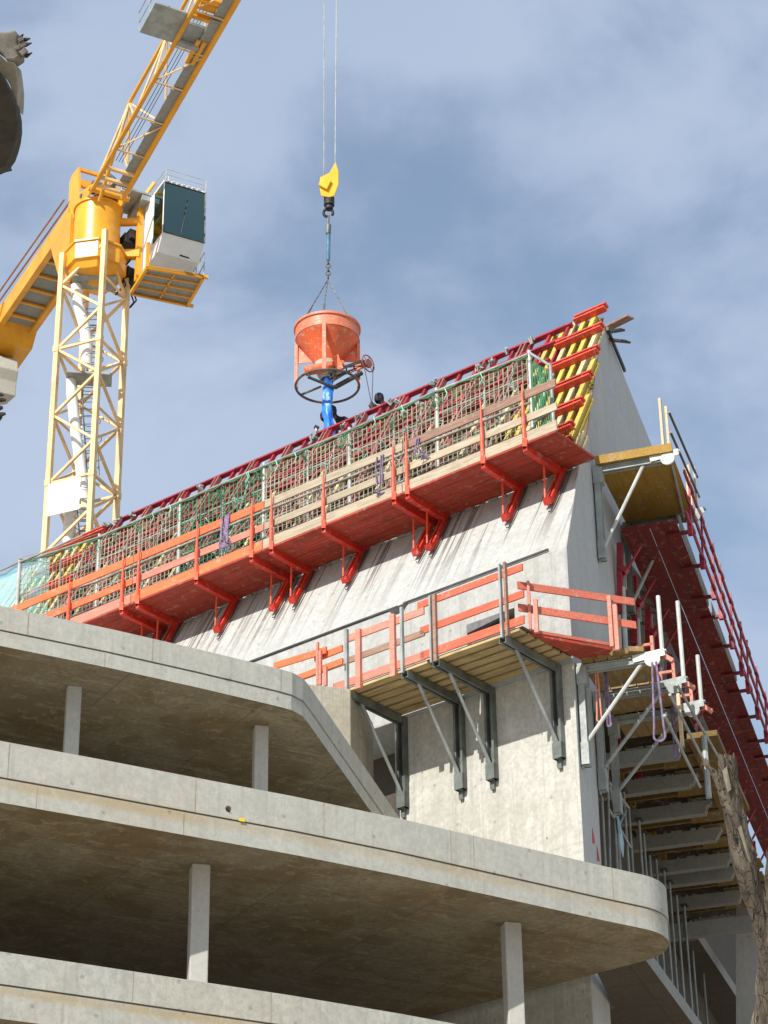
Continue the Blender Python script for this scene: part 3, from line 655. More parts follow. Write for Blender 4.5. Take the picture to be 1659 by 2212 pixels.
# teal net far left
T = thing('debris_net', 'translucent teal debris net on tubes at the far left, above the upper slab', 'debris net', W(posts[6][0], ON, ZP))
s0, zt = posts[6]; s9 = s0+3.2
mb = MB(); N = 24; vs = []; fs = []
for i in range(N+1):
    for j in range(5):
        s = s0-1.0+(s9-s0+1.0)*i/N; z = ZP-.5+(zt-ZP+.42)*j/4; vs.append(W(s, ON+.03*math.sin(s*7+j), z))
for i in range(N):
    for j in range(4): k = i*5+j; fs.append((k, k+1, k+6, k+5))
mb.add(vs, fs, 0, True); part(T, 'netting', mb, M['teal'])
mb = MB(); mb.tube(W(s0, ON+.06, ZP-.4), W(s0, ON+.06, zt+.05), .045, 8); part(T, 'post', mb, M['galvlight'])
mb = MB(); mb.tube(W(s0-2.2, ON+.08, zt-.08), W(s9, ON+.08, zt-.05), .026); mb.tube(W(s0-.2, ON+.08, zt-1.3), W(s9, ON+.08, zt-1.3), .026); mb.tube(W(s0, ON+.1, zt+.03), W(s0-.6, ON-.35, zt-.1), .03); part(T, 'ledger_tube', mb, M['tube'])
# straps hanging on the platform rail
def strap(x, y, n, ln, label):
    s, z = Doz(x, y, OO+.08); T = MB(); r = random.Random(int(x))
    for k in range(n):
        a = s+r.uniform(-.12, .12); pts = [W(a, OO-.02, z+.02), W(a, OO+.08, z+.04), W(a+r.uniform(-.02, .02), OO+.11, z-ln*.4), W(a+r.uniform(-.05, .05), OO+.1, z-ln*r.uniform(.85, 1.1))]
        T.path(pts, .018, 5)
    for k in range(n): 
        a = s+r.uniform(-.18, .1); T.path([W(a, OO+.1, z-ln), W(a+.08, OO+.12, z-ln-r.uniform(.0, .2)), W(a-.1, OO+.1, z-ln-.15)], .016, 5)
    solo('strap_bundle', T, M['purple'], label, 'straps', 'purple straps on the guard rails')
strap(487, 1117, 12, .62, 'thick bundle of purple straps hanging over the orange rail')
strap(822, 988, 3, .75, 'three thin purple straps hanging from the weathered rail, next to the two close red posts')
strap(908, 948, 3, .35, 'short pale purple straps looped over the brown top rail')
# ------------------------------------------------------------------ middle platforms
ZM = 21.3; OM = 1.68
def bracketA(T, s, z, out, drop):
    mb = MB(); mb.chan(W(s-.05, .02, z-.1), W(s-.05, out, z-.1), .06, .14, .014); mb.chan(W(s+.05, out, z-.1), W(s+.05, .02, z-.1), .06, .14, .014); part(T, 'bracket_beam', mb, M['galvdark'])
    mb = MB()
    for g in (-.075, .075): mb.bar(W(s+g, .075, z-.02), W(s+g, .075, z-drop), .05, .13, NA)
    mb.bar(W(s, .02, z-.02), W(s, .02, z-drop-.02), .1, .02, NA); mb.bar(W(s, .09, z-drop+.32), W(s, .09, z-drop), .2, .15, NA); mb.bar(W(s+.02, .04, z-drop), W(s+.02, .04, z-drop-.18), .08, .05, NA)
    part(T, 'wall_channel', mb, M['galvdark'])
    mb = MB(); mb.tube(W(s, out-.42, z-.14), W(s, .12, z-drop+.3), .034, 8); part(T, 'strut', mb, M['galv'])
def fA(x, y, o=OM): return Doz(x, y, o)
def mid_platform(s0, s1, br, label, post_list, rails):
    T = thing('work_platform', label, 'scaffold platform', W((s0+s1)/2, .2, ZM-.1), 'timber platforms around the board-marked wall')
    mb = MB()
    for k in range(6): a = .12+k*.275; mb.bar(W(s0+random.uniform(0, .05), a+.1, ZM-.03), W(s1-random.uniform(0, .05), a+.1, ZM-.03), .2, .05)
    part(T, 'deck', mb, M['plank'])
    mb = MB(); mb.bar(W(s0, .85, ZM+.03), W(s1, .85, ZM+.03), 1.58, .03); part(T, 'gap_dark_sheet', mb, M['plyA'])  # dark sheet laid over the planks so the gaps read as shaded
    for s in br: bracketA(T, s, ZM-.06, OM+.08, 1.95)
    for (a, c, z, h, m) in rails:
        mb = MB(); mb.bar(W(a, OM+.02, z), W(c, OM+.02, z+.0), .035, h); part(T, 'guard_rail', mb, M[m])
    for (s, m, w, z1) in post_list:
        mb = MB(); mb.bar(W(s, OM+.075, ZM-.12), W(s, OM+.075, z1), w, .07, NA); part(T, 'post', mb, M[m])
    return T
bs = [Dso(x, y, ZM)[0] for x, y in ((1090, 1368), (945, 1418), (878, 1442), (757, 1487))]
print('mid br', bs)
zr = lambda x, y: Doz(x, y, OM+.05)
print('rails', [zr(*p) for p in ((1105, 1262), (1105, 1308), (1105, 1352), (945, 1320), (945, 1365), (870, 1350), (760, 1395), (760, 1432), (760, 1470), (700, 1410))])
mid_platform(-.02, bs[1]+.18, bs[:2], 'timber platform at the corner of the leaning block, with orange rails',
    [(bs[0]+.0, 'galv', .045, ZM+1.42), (bs[0]-.12, 'brown', .05, ZM+1.42), (bs[1]+.1, 'galv', .04, ZM+1.3), (bs[1]-.0, 'brown', .07, ZM+1.3)],
    [(-.12, bs[1]+.45, ZM+1.22, .14, 'fadedred'), (-.12, bs[1]+.4, ZM+.66, .15, 'fadedred'), (-.1, bs[1]+.4, ZM+.13, .17, 'fadedred')])
mid_platform(bs[1]+.24, bs[3]+.12, bs[2:], 'timber platform left of the corner one, with faded pink rails',
    [(bs[2]+.05, 'galv', .05, ZM+1.28), (bs[2]+.28, 'salmon', .12, ZM+1.2), (bs[3]-.28, 'salmon', .12, ZM+1.15), (bs[3]+.02, 'galv', .06, ZM+1.25)],
    [(bs[1]+.3, bs[3]+.1, ZM+1.07, .15, 'salmon'), (bs[1]+.3, bs[3]+1.5, ZM+.60, .13, 'brown'), (bs[1]+.3, bs[3]+.4, ZM+.12, .17, 'salmon')])
# loose guard rail above the pier
T = thing('guard_rail', 'short orange guard rail standing on the concrete pier beside the upper slab', 'guard rail', W(4.9, 1.7, 21.3))
mb = MB()
a1 = Doz(592, 1439, 1.9); a2 = Doz(705, 1404, 1.9); b1 = Doz(640, 1466, 1.9); b2 = Doz(740, 1428, 1.9)
mb.bar(W(a1[0], 1.9, a1[1]), W(a2[0], 1.9, a2[1]), .04, .14); mb.bar(W(b1[0], 1.9, b1[1]), W(b2[0], 1.9, b2[1]), .04, .13)
a3 = Doz(740, 1400, 1.82); a4 = Doz(680, 1424, 1.82); mb.bar(W(a3[0], 1.82, a3[1]), W(a4[0], 1.82, a4[1]), .04, .14); part(T, 'rail_board', mb, M['orange'])
mb = MB()
for x, yb, yt, w in ((686, 1480, 1388, .05), (692, 1480, 1405, .06), (703, 1482, 1440, .08)):
    p = Doz(x, yb, 1.95); q = Doz(x, yt, 1.95); mb.bar(W(p[0], 1.95, p[1]), W(p[0], 1.95, q[1]), w, .05, NA)
part(T, 'post', mb, M['salmon'])
mb = MB(); p1 = Doz(756, 1510, 1.75); 
for k in range(5):
    w = .03*k; mb.path([W(p1[0]+.02, 1.8, p1[1]-.0), W(p1[0]+.35, 1.86, p1[1]-.18-w), W(p1[0]+.75, 1.85, p1[1]-.12-w*1.3)], .014, 5)
solo('strap', mb, M['purple'], 'purple strap tied around the corner of the stained concrete pier', 'strap')
# triangular corner platform and its rails
T = thing('corner_platform', 'triangular red corner platform wrapping the block corner with salmon rails', 'scaffold platform', W(-.3, .5, 21.2))
c1 = Dz(1148, 1366, 21.32); c2 = Dz(1322, 1398, 21.32); c3 = VE(.1, .15, 21.32); c4 = Dz(1290, 1440, 21.32)
mb = MB(); mb.prism([c1, c2, c4, c3], Z1*-.06); part(T, 'deck', mb, M['redboard'])
def rb(x1, y1, x2, y2, d, h, m, nm='guard_rail'):
    # a board between two posts placed above the deck edge line
    pass
def up_from(base, x, y):      # height at which the vertical through base meets the sight line
    d = ray(x, y); k = math.hypot(base.x, base.y)/math.hypot(d.x, d.y); return CAM.z + d.z*k
def board(T, pa, pb, ya, yb, h, m, th=.035, xa=0, xb=0):
    za = up_from(pa, *ya); zb = up_from(pb, *yb); mb = MB()
    a = V3((pa.x, pa.y, za)); b = V3((pb.x, pb.y, zb)); mb.bar(a, b, th, h); part(T, 'guard_rail', mb, M[m])
e1 = c1; e2 = c2; dirr = (e2-e1).normalized(); pE = e2 + dirr*.55; pS = e1 - dirr*.25
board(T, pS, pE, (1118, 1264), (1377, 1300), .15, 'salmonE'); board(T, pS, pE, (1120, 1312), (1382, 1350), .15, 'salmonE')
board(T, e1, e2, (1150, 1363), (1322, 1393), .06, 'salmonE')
for b_, y0, y1, w in ((e1+dirr*-.05, 1362, 1258, .05), (e1+dirr*.08, 1370, 1298, .08), (e2+dirr*-.03, 1400, 1290, .07), (e2+dirr*.08, 1408, 1310, .09)):
    x = CX + (b_-CAM).dot(RT)/(b_-CAM).dot(FW)*FPX; mb = MB(); nn = dirr.cross(Z1)
    z0 = up_from(b_, x, y0); z1 = up_from(b_, x, y1); mb.bar(V3((b_.x, b_.y, z0))+nn*.06, V3((b_.x, b_.y, z1))+nn*.06, w, w, NE); part(T, 'post', mb, M['salmon'])
# end platforms of the gable side
def bracketE(T, t, z, out, drop, m1='galv', sout=.75, sdrop=.35, lit='galvlight', end=True):
    mb = MB(); mb.chan(VE(t-.04, .1, z-.08), VE(t-.04, out, z-.08), .06, .14, .014); mb.chan(VE(t+.05, out, z-.08), VE(t+.05, .1, z-.08), .06, .14, .014); part(T, 'bracket_beam', mb, M[m1])
    mb = MB()
    for g in (-.08, .08): mb.bar(VE(t+g, .1, z+.02), VE(t+g, .1, z-drop), .03, .12, NE)
    mb.bar(VE(t, .035, z-.02), VE(t, .035, z-drop-.05), .12, .012, NE); mb.bar(VE(t, .1, z-drop+.45), VE(t, .1, z-drop), .2, .15, NE); mb.bar(VE(t, .12, z-.05), VE(t, .12, z-.42), .22, .2, NE)
    part(T, 'wall_channel', mb, M[m1])
    mb = MB(); mb.tube(VE(t, out*sout, z-.14), VE(t, .15, z-drop+sdrop), .04, 8); part(T, 'strut', mb, M[lit])
    if end:
        mb = MB(); mb.bar(VE(t-.09, out-.5, z-.06), VE(t-.09, out+.12, z+.0), .02, .15, Z1); mb.lathe(VE(t-.1, out-.12, z-.13), [(0, -.02), (.15, -.02), (.15, .02), (0, .02)], 20, 0, (NE, Z1, SE))
        mb.bar(VE(t, out-.3, z+.02), VE(t, out+.14, z+.06), .1, .03); part(T, 'end_plate', mb, M[lit])
TU = thing('work_platform', 'high yellow-floored platform on the gable end with light timber posts', 'scaffold platform', VE(4, .2, 26.9))
mb = MB(); mb.prism([VE(2.75, .12, 27.0), VE(5.55, .12, 27.0), VE(5.6, 1.62, 27.0), VE(2.75, 1.72, 27.0)], Z1*.045); mb.bar(VE(2.72, .1, 27.1), VE(2.72, 1.75, 27.1), .05, .2); part(TU, 'deck', mb, M['ply'])
for t, o_ in ((2.85, 1.75), (5.5, 1.75)): bracketE(TU, t, 27.0, o_, 2.2, 'galv' if t < 4 else 'galvdark', .62, .3, 'galvlight' if t < 4 else 'galv')
mb = MB(); mb.bar(VE(5.62, 1.4, 26.9), VE(2.8, 1.68, 27.0), .04, .08); part(TU, 'edge_angle', mb, M['galv'])
mb = MB(); mb.bar(VE(2.78, 1.56, 27.1), VE(2.78, 1.56, 28.35), .13, .05, NE); mb.bar(VE(2.86, 1.66, 27.05), VE(2.86, 1.66, 28.2), .05, .05, NE); part(TU, 'post', mb, M['freshwood'])
mb = MB(); mb.bar(VE(5.45, 1.55, 26.95), VE(5.45, 1.55, 28.2), .14, .04, NE); mb.bar(VE(5.3, 1.62, 26.95), VE(5.3, 1.62, 28.1), .06, .06, NE); part(TU, 'post', mb, M['freshwood'])
mb = MB(); mb.tube(VE(5.6, 1.7, 26.95), VE(5.6, 1.7, 28.2), .035); part(TU, 'post', mb, M['galvlight'])
for z in (27.55, 28.05): mb = MB(); mb.tube(VE(2.85, 1.72, z), VE(5.8, 1.72, z), .028); part(TU, 'guard_rail', mb, M['darksteel'])
# three stacked gable brackets, each carrying a timber deck
lab = ['nearest gable platform on a pale diagonal strut, beside the corner rails', 'middle gable platform between the two other bracket arms', 'rearmost gable platform with the tall tube and timber end post']
for k, (t, q, z) in enumerate(((.22, 1.62, 21.2), (1.55, 1.75, 21.2), (2.75, 1.85, 21.2))):
    T = thing('work_platform', lab[k], 'scaffold platform', VE(t, .1, z), 'gable platforms below the triangular corner deck')
    bracketE(T, t, z, q, 2.05, 'galv', .78, .5, 'galvlight' if k == 0 else 'galv')
    mb = MB()
    for j in range(5): mb.bar(VE(t-.1+random.uniform(-.02, .02), .25+j*.26, z+.03), VE(t+1.15, .25+j*.26, z+.03), .235, .05)
    if k == 0:
        for j in range(4): mb.bar(VE(t-.15, .15+j*.3, z+.1), VE(t-.05, .42+j*.3, z+.1), .2, .1)
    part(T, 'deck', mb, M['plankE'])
    mb = MB(); mb.tube(VE(t+.05, q+.05, z-.05), VE(t+.05, q+.05, z+(1.25, 1.75, 1.1)[k]), .042, 8); part(T, 'post', mb, M['galvlight'])
    mb = MB()
    s = .0
    for j in range(3): mb.bar(VE(t+.3, q-.45+.0*j, z+.1+.28*j), VE(t+.3, q-.18, z+.1+.28*j), .06, .05) if j < 2 else None
    mb.bar(VE(t+.3, q-.45, z-.05), VE(t, q+.12, z-.08), .05, .05)
    mb.bar(VE(t+.3, q-.45, z-.1), VE(t+.3, q-.45, z+.4), .07, .07, NE); mb.bar(VE(t+.3, q-.18, z+.1), VE(t+.3, q-.18, z+.55), .06, .06, NE)
    mb.bar(VE(t, q+.1, z-.05), VE(t, q+.25, z-.18), .1, .08); part(T, 'hinged_post_base', mb, M['salmon'])
    if k == 2:
        mb = MB(); mb.bar(VE(t-.2, q-.35, z-.9), VE(t-.2, q-.35, z+.2), .12, .06, NE); part(T, 'timber_post', mb, M['freshwood'])
# purple slings dangling from the gable platforms
def sling(x, y0, y1, t, w, label, mm='purple', r=.022):
    q = None
    P = Dp(x, y0, VE(t, 0, 0), SE)-CW; q = P.dot(NE); z0 = P.z; z1 = (Dp(x, y1, VE(t, 0, 0), SE)).z
    mb = MB(); pts = [VE(t, q-w*.35, z0)]
    for k in range(9): a = math.pi*k/8; pts.append(VE(t, q-w*math.cos(a), z1+w-w*math.sin(a)*1.0))
    pts.append(VE(t, q+w*.35, z0)); pts.insert(1, VE(t, q-w*.8, z1+w*3)); pts.insert(-1, VE(t, q+w*.8, z1+w*3)); mb.path(pts, r, 6)
    solo('sling', mb, M[mm], label, 'sling', 'slings hanging from the gable platforms')
sling(1413, 1430, 1603, .05, .11, 'translucent purple sling with a wide bottom loop, under the nearest gable bracket')
sling(1288, 1442, 1560, .3, .05, 'pink sling hanging left behind the pale diagonal strut', 'salmon', .016)
sling(1308, 1450, 1570, .5, .04, 'purple sling hanging between the wall channels and the strut')
sling(1452, 1515, 1640, 2.6, .05, 'dark purple sling under the rearmost gable bracket', 'purple', .018)
# ------------------------------------------------------------------ red walkway along the far side
fitI = lambda t: .30 - .030*(t-3.8); fitO = lambda t: 1.50 - .040*(t-3.8)
ZW = 26.0; ts = [3.9, 8.1, 12.3, 16.5, 20.7, 26]
nm = ['nearest dark red walkway bay, right behind the yellow-floored platform', 'second dark red walkway bay from the yellow-floored platform', 'third dark red walkway bay, above the gable brackets', 'fourth dark red walkway bay, where the tree top reaches', 'farthest dark red walkway bay at the right picture edge']
rr = random.Random(9)
for i in range(5):
    a, c = ts[i], ts[i+1]-.05
    T = thing('walkway', nm[i], 'scaffold walkway', VE((a+c)/2, fitI(a), ZW), 'red walkway bays along the far side')
    mb = MB(); nP = 4
    for k in range(nP):
        f0 = k/nP+.006; f1 = (k+1)/nP-.006
        if k == 2: f0 += .008
        qa = fitI(a)+(fitO(a)-fitI(a))*f0; qb = fitI(a)+(fitO(a)-fitI(a))*f1; qc = fitI(c)+(fitO(c)-fitI(c))*f1; qd = fitI(c)+(fitO(c)-fitI(c))*f0
        mb.prism([VE(a, qa, ZW), VE(a, qb, ZW), VE(c, qc, ZW), VE(c, qd, ZW)], Z1*(.05+.004*k))
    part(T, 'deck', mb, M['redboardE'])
    for t in (a+.5, a+2.1, c-.5):
        mb = MB(); mb.bar(VE(t, fitO(t)-.25, ZW-.035), VE(t, fitO(t)+.24, ZW-.035), .09, .06); part(T, 'cross_beam', mb, M['crimdark'])
    if i < 2:
        mb = MB(); mb.bar(VE(a+.3, fitO(a)+.02, ZW+.14), VE(c, fitO(c)+.02, ZW+.14), .03, .3); part(T, 'toe_board', mb, M['beamc'])
    for z, d in ((.14, .24), (.62, .26), (1.12, .28)):
        mb = MB(); mb.tube(VE(a-.1, fitO(a)+d, ZW+z), VE(c+.1, fitO(c)+d, ZW+z), .035, 8)
        for k in range(3): t = a+.6+k*1.4; mb.bar(VE(t, fitO(t)+d, ZW+z), VE(t+.3, fitO(t)+d, ZW+z), .075, .085)
        part(T, 'guard_rail', mb, M['crim'])
    for t in (a+.5, a+2.1, c-.5):
        mb = MB(); mb.bar(VE(t, fitO(t)+.22, ZW-.1), VE(t, fitO(t)+.3, ZW+1.3), .045, .045, NE); mb.bar(VE(t, fitO(t)+.22, ZW-.12), VE(t, fitO(t)+.22, ZW+.22), .1, .1, NE); part(T, 'post', mb, M['crim'])
    for t in (a+.5, a+2.1, c-.5):
        mb = MB(); q = fitI(t)-.12; mb.bar(VE(t, q, ZW-.05), VE(t, q-.1, ZW-1.7), .12, .12, NE); mb.tube(VE(t+.05, q+.45, ZW-.15), VE(t+.05, q-.1, ZW-1.0), .03)
        mb.bar(VE(t, q-.05, ZW-.6), VE(t, q+.12, ZW-.75), .16, .12); part(T, 'bracket', mb, M['crim'])
        mb = MB(); mb.prism([VE(t+.3, q+.02, ZW-.1), VE(t+.3, q-.25, ZW-1.0), VE(t+.3, q+.02, ZW-1.0)], SE*.04); mb.tube(VE(t, q, ZW-1.1), VE(t, q-.03, ZW-2.6), .05); part(T, 'bright_gap_plate', mb, M['galvlight'])  # pale triangle added in place of a bright gap between the brackets
# yellow formwork beams standing behind the gable platform
T = thing('formwork_panel', 'dark upright formwork with yellow beams and crimson soldiers behind the corner rails', 'formwork', VE(6, -.6, 21.6))
mb = MB(); mb.prism([VE(4.6, -.85, 21.5), VE(13.2, -1.1, 21.5), VE(13.2, -1.1, 25.8), VE(5.1, -.85, 25.8)], NE*-.05); part(T, 'ply_face', mb, M['plyA'])
for k in range(7): mb = MB(); t = 4.9+k*1.2; mb.bar(VE(t, -.72-.03*k, 21.6), VE(t, -.72-.03*k, 25.7), .1, .18, NE); part(T, 'timber_beam', mb, M['ply'])
mb = MB()
for z in (22.4, 23.6, 24.8): mb.bar(VE(4.8, -.58, z), VE(13, -.8, z), .1, .16)
part(T, 'waler', mb, M['crim'])
for k in range(4): mb = MB(); t = 5.3+k*2.1; q = -.35-.03*k; mb.bar(VE(t, q, 21.6), VE(t, q+.1, 25.5), .1, .12, NE); part(T, 'soldier', mb, M['crim'])
# thin tube rails and slanted tubes behind the props
T = thing('tube_railing', 'long thin tube railing running down beside the joist ends toward the tree', 'railing', VE(7, 2, 21.4))
mb = MB()
for (x1, y1, x2, y2) in ((1435, 1545, 1512, 1700), (1447, 1500, 1535, 1672), (1462, 1478, 1560, 1650)):
    p = Dqz(x1, y1, 1.9); q = Dqz(x2, y2, 1.75); mb.tube(VE(p[0], 1.9, p[1]), VE(q[0], 1.75, q[1]), .03)
part(T, 'rail', mb, M['galv'])
mb = MB(); p = Dqz(1520, 1590, 1.8); q = Dqz(1515, 1695, 1.8); mb.tube(VE(p[0], 1.8, p[1]), VE(p[0], 1.8, q[1]), .06, 8); part(T, 'post', mb, M['galv'])
# ------------------------------------------------------------------ steel props under the joists
pr = [(1326, 1679), (1347, 1709), (1358, 1743), (1380, 1771), (1390, 1799), (1403, 1846), (1417, 1855), (1434, 1880), (1446, 1905), (1461, 1932), (1478, 1956), (1491, 1987), (1514, 2037), (1333, 1760), (1424, 1995), (1410, 1985)]
order = sorted(range(len(pr)), key=lambda i: pr[i][0]); ordn = ['leftmost', 'second', 'third', 'fourth', 'fifth', 'sixth', 'seventh', 'eighth', 'ninth', 'tenth', 'eleventh', 'twelfth', 'thirteenth', 'fourteenth', 'fifteenth', 'rightmost']
for r_, i in enumerate(order):
    x, y = pr[i]; p = Dz(x, y, 20.98); zt = 20.98; zl = p.z-3.1-(i % 3)*.25; zb = 9.0
    T = thing('steel_prop', '%s grey steel prop under the joists%s, counted left to right' % (ordn[r_], ''), 'prop', (p.x, p.y, zb), 'steel props under the joists')
    mb = MB(); mb.tube((p.x, p.y, zl), (p.x, p.y, zt-.02), .028, 8); part(T, 'inner_tube', mb, M['galv'])
    mb = MB(); mb.tube((p.x, p.y, zb), (p.x, p.y, zl), .042, 8); mb.tube((p.x, p.y, zl-3.4), (p.x, p.y, zl-3.2), .06, 8); part(T, 'outer_tube', mb, M['galv'] if i % 2 else M['tube'])
    mb = MB(); mb.tube((p.x, p.y, zl-.12), (p.x, p.y, zl+.06), .065, 8); mb.bar((p.x-.14, p.y, zl), (p.x+.14, p.y, zl), .02, .03); part(T, 'collar', mb, M['darksteel'])
    mb = MB(); mb.bar(p-SE*.12+Z1*.0, p+SE*.12, .16, .02); part(T, 'head_plate', mb, M['darksteel'])
T = thing('scaffold_tower', 'slanted lattice tubes beside the lower gable wall, left of the props', 'scaffold', VE(2, -.2, 15))
mb = MB()
for (x1, y1, x2, y2) in ((1312, 1648, 1318, 1880), (1322, 1650, 1334, 1890), (1316, 1690, 1358, 1745), (1314, 1745, 1362, 1830), (1330, 1780, 1345, 1735), (1318, 1700, 1336, 1800), (1330, 1800, 1352, 1750), (1300, 1720, 1308, 1870)):
    p = Dqz(x1, y1, -.35); q = Dqz(x2, y2, -.35); mb.tube(VE(p[0], -.35, p[1]), VE(q[0], -.35, q[1]), .026)
part(T, 'tube', mb, M['galv'])
mb = MB(); p = Dqz(1337, 1800, -.3); mb.prism([VE(p[0]-.15, -.3, p[1]+.35), VE(p[0]+.1, -.3, p[1]+.3), VE(p[0]+.35, -.3, p[1]-.1), VE(p[0]+.2, -.3, p[1]-.45), VE(p[0]-.05, -.3, p[1]-.3)], NE*.02); part(T, 'plastic_sheet', mb, paint('pale_blue_sheet', (.35, .52, .58), .6))
# planks sticking out at the apex
for k, (x1, y1, x2, y2, w, lb) in enumerate(((1330, 700, 1362, 684, .22, 'pale plank poking out over the gable apex, topmost'), (1322, 716, 1345, 712, .14, 'small dark board end below the topmost apex plank'), (1325, 735, 1356, 738, .18, 'short dark board end on the gable slope, lowest of three'))):
    p = Dp(x1, y1, VE(5.6, 0, 0), SE); q = Dp(x2, y2, VE(5.3, 0, 0), SE); mb = MB(); mb.bar(p - (q-p).normalized()*.4, q, w, .05, Z1); solo('plank', mb, M['brown'] if k == 0 else M['darksteel'], lb, 'plank', 'boards at the gable apex', .005)
mb = MB(); mb.bar(VE(5.2, .05, 31.98), VE(6.9, .05, 31.86), .06, .1); solo('edge_batten', mb, M['darksteel'], 'dark batten along the top of the gable just under the apex planks', 'batten')
# ------------------------------------------------------------------ tower crane
CA = rad(152); J = V3((math.sin(CA), math.cos(CA), 0)); S = V3((-J.y, J.x, 0)); MX = V3((-9.8, 68.22, 0))
def KP(j, s, z): return MX + J*j + S*s + Z1*z
def Kjz(x, y, s=0.):
    P = Dp(x, y, MX+S*s, S) - MX; return P.dot(J), P.z
T = CR = thing('tower_crane', 'yellow luffing tower crane with a glass cab, lattice mast and concrete counterweight', 'crane', (MX.x, MX.y, 0))
hd = 1.15; ang = math.atan2(-1.07, .43)
legs = [V3((MX.x+hd*math.cos(ang+k*math.pi/2), MX.y+hd*math.sin(ang+k*math.pi/2), 0)) for k in range(4)]   # F, R, B, L
def zat(P, y):    # height on a vertical through P that projects to row y
    lo, hi = 0., 90.
    for _ in range(40):
        m = (lo+hi)/2; v = V3((P.x, P.y, m))-CAM; yy = CY - v.dot(UP)/v.dot(FW)*FPX
        if yy > y: lo = m
        else: hi = m
    return (lo+hi)/2
zt0 = zat(legs[3], 566); j1 = zat(legs[3], 755); j2 = zat(legs[3], 1045); step = j1-j2
print('mast', zt0, j1, j2)
joints = [j1+step, j1, j2, j2-step, j2-2*step]
for bi in range(len(joints)-1):
    zt_, zb_ = joints[bi], joints[bi+1]
    if bi == 0: zt_ = zt0+.35
    mb = MB()
    for k, p in enumerate(legs):
        d = V3((p.x-MX.x, p.y-MX.y, 0)).normalized(); mb.bar(p+Z1*zb_, p+Z1*((zt_+.5) if (bi == 0 and k == 0) else zt_), .17, .17, (legs[(k+1) % 4]-p).normalized())
        mb.bar(p+Z1*(zb_-.12), p+Z1*(zb_+.12), .21, .21, (legs[(k+1) % 4]-p).normalized())
    q = step/4
    for k in range(4):
        a, c = legs[k], legs[(k+1) % 4]
        if k in (3, 1): a, c = c, a            # zigzag starts on the left / back legs
        lv_ = [zb_+i*q for i in range(5) if zb_+i*q <= zt_+.1]
        for i in range(len(lv_)-1):
            p0, p1 = (c, a) if i % 2 == 0 else (a, c)
            mb.bar(p0+Z1*lv_[i], p1+Z1*lv_[i+1], .085, .085)
        mb.bar(a+Z1*zb_, c+Z1*zb_, .08, .08); 
        if k in (0, 2): mb.bar(a+Z1*(zb_+2*q), c+Z1*(zb_+2*q), .06, .06)
    part(T, 'mast_section', mb, M['cmast'])
# ladders, landings and the white duct inside the mast
C0 = MX
for (y, w) in ((610, 1.1), (818, 1.1)):
    mb = MB(); z = zat(C0, y); mb.bar(C0-V3((.75, .1, 0))+Z1*z, C0+V3((.75, .1, 0))+Z1*z, .8, .07); part(T, 'landing', mb, M['galv'])
def inm(x, y, dx=0): # inside the mast near axis plane
    return Dp(x, y, MX+V3((0, dx, 0)), V3((0, 1, 0)))
mb = MB(); mb.path([inm(x, y) for x, y in ((163, 618), (170, 660), (182, 705), (188, 745), (186, 790))], .20, 10, 0)
mb.path([inm(x, y) for x, y in ((152, 822), (157, 870), (163, 930), (172, 990), (180, 1060), (184, 1110))], .19, 10, 0)
mb.path([inm(x, y) for x, y in ((158, 1060), (150, 1110), (146, 1165), (150, 1200))], .17, 10)
for k in range(8): f = k/7; mb.tube(inm(165+14*f, 900+180*f), inm(176+14*f, 898+180*f), .05)
part(T, 'cable_duct', mb, M['white'])
mb = MB()
for (xa, ya, xb, yb) in ((196, 660, 200, 800), (188, 830, 200, 1020), (176, 1060, 186, 1180)):
    for g in (-.2, .2):
        mb.tube(inm(xa, ya)+V3((g, .2, 0)), inm(xb, yb)+V3((g, .2, 0)), .02)
    for k in range(5):
        p = inm(xa+(xb-xa)*k/5, ya+(yb-ya)*k/5)+V3((0, .1, 0)); mb.ring(p, V3((1, 0, 0)), V3((0, 1, 0)), .36, .014, 14, 4)
    for k in range(12): p = inm(xa+(xb-xa)*k/12, ya+(yb-ya)*k/12)+V3((0, .2, 0)); mb.tube(p-V3((.2, 0, 0)), p+V3((.2, 0, 0)), .014)
part(T, 'ladder', mb, M['galvdark'])
mb = MB(); pl = legs[3]; pf = legs[0]; dd = (pf-pl).normalized(); ou = V3((dd.y, -dd.x, 0)); z1_ = zat(pl, 1052); z0_ = zat(pl, 1122)
mb.bar(pl+dd*.08+ou*.14+Z1*((z0_+z1_)/2), pl+dd*1.28+ou*.14+Z1*((z0_+z1_)/2), .04, z1_-z0_); part(T, 'sign_board', mb, M['white'], .02)
# slewing ring collar and turret
zc0 = 48.5; zc1 = 49.7
mb = MB(); mb.lathe(MX, [(0, zc0-.0), (.85, zc0+.15), (.98, zc0+.4), (1.08, zc0+.45), (1.08, zc1-.1), (1.14, zc1-.1), (1.14, zc1), (0, zc1)], 8, ax=(V3((math.cos(.2), math.sin(.2), 0)), V3((-math.sin(.2), math.cos(.2), 0)), Z1)); mb.sm = [False]*len(mb.sm); part(T, 'slewing_ring', mb, M['cy'], .02)
zz0, zz1 = zc1, 51.5
mb = MB(); mb.lathe(MX, [(0, zz0), (.8, zz0), (.8, zz1), (.86, zz1), (.86, zz1+.08), (0, zz1+.08)], 40); part(T, 'turret', mb, M['cy'])
zT = zz1+.08
mb = MB()
for s in (-.62, .62):
    mb.prism([KP(-1.25, s-.03, zT-.9), KP(-1.35, s-.03, zT+1.95), KP(-1.1, s-.03, zT+2.1), KP(-.45, s-.03, zT+2.0), KP(-.2, s-.03, zT+.7), KP(1.05, s-.03, zT+.25), KP(1.15, s-.03, zT), KP(-.6, s-.03, zT)], S*.06)
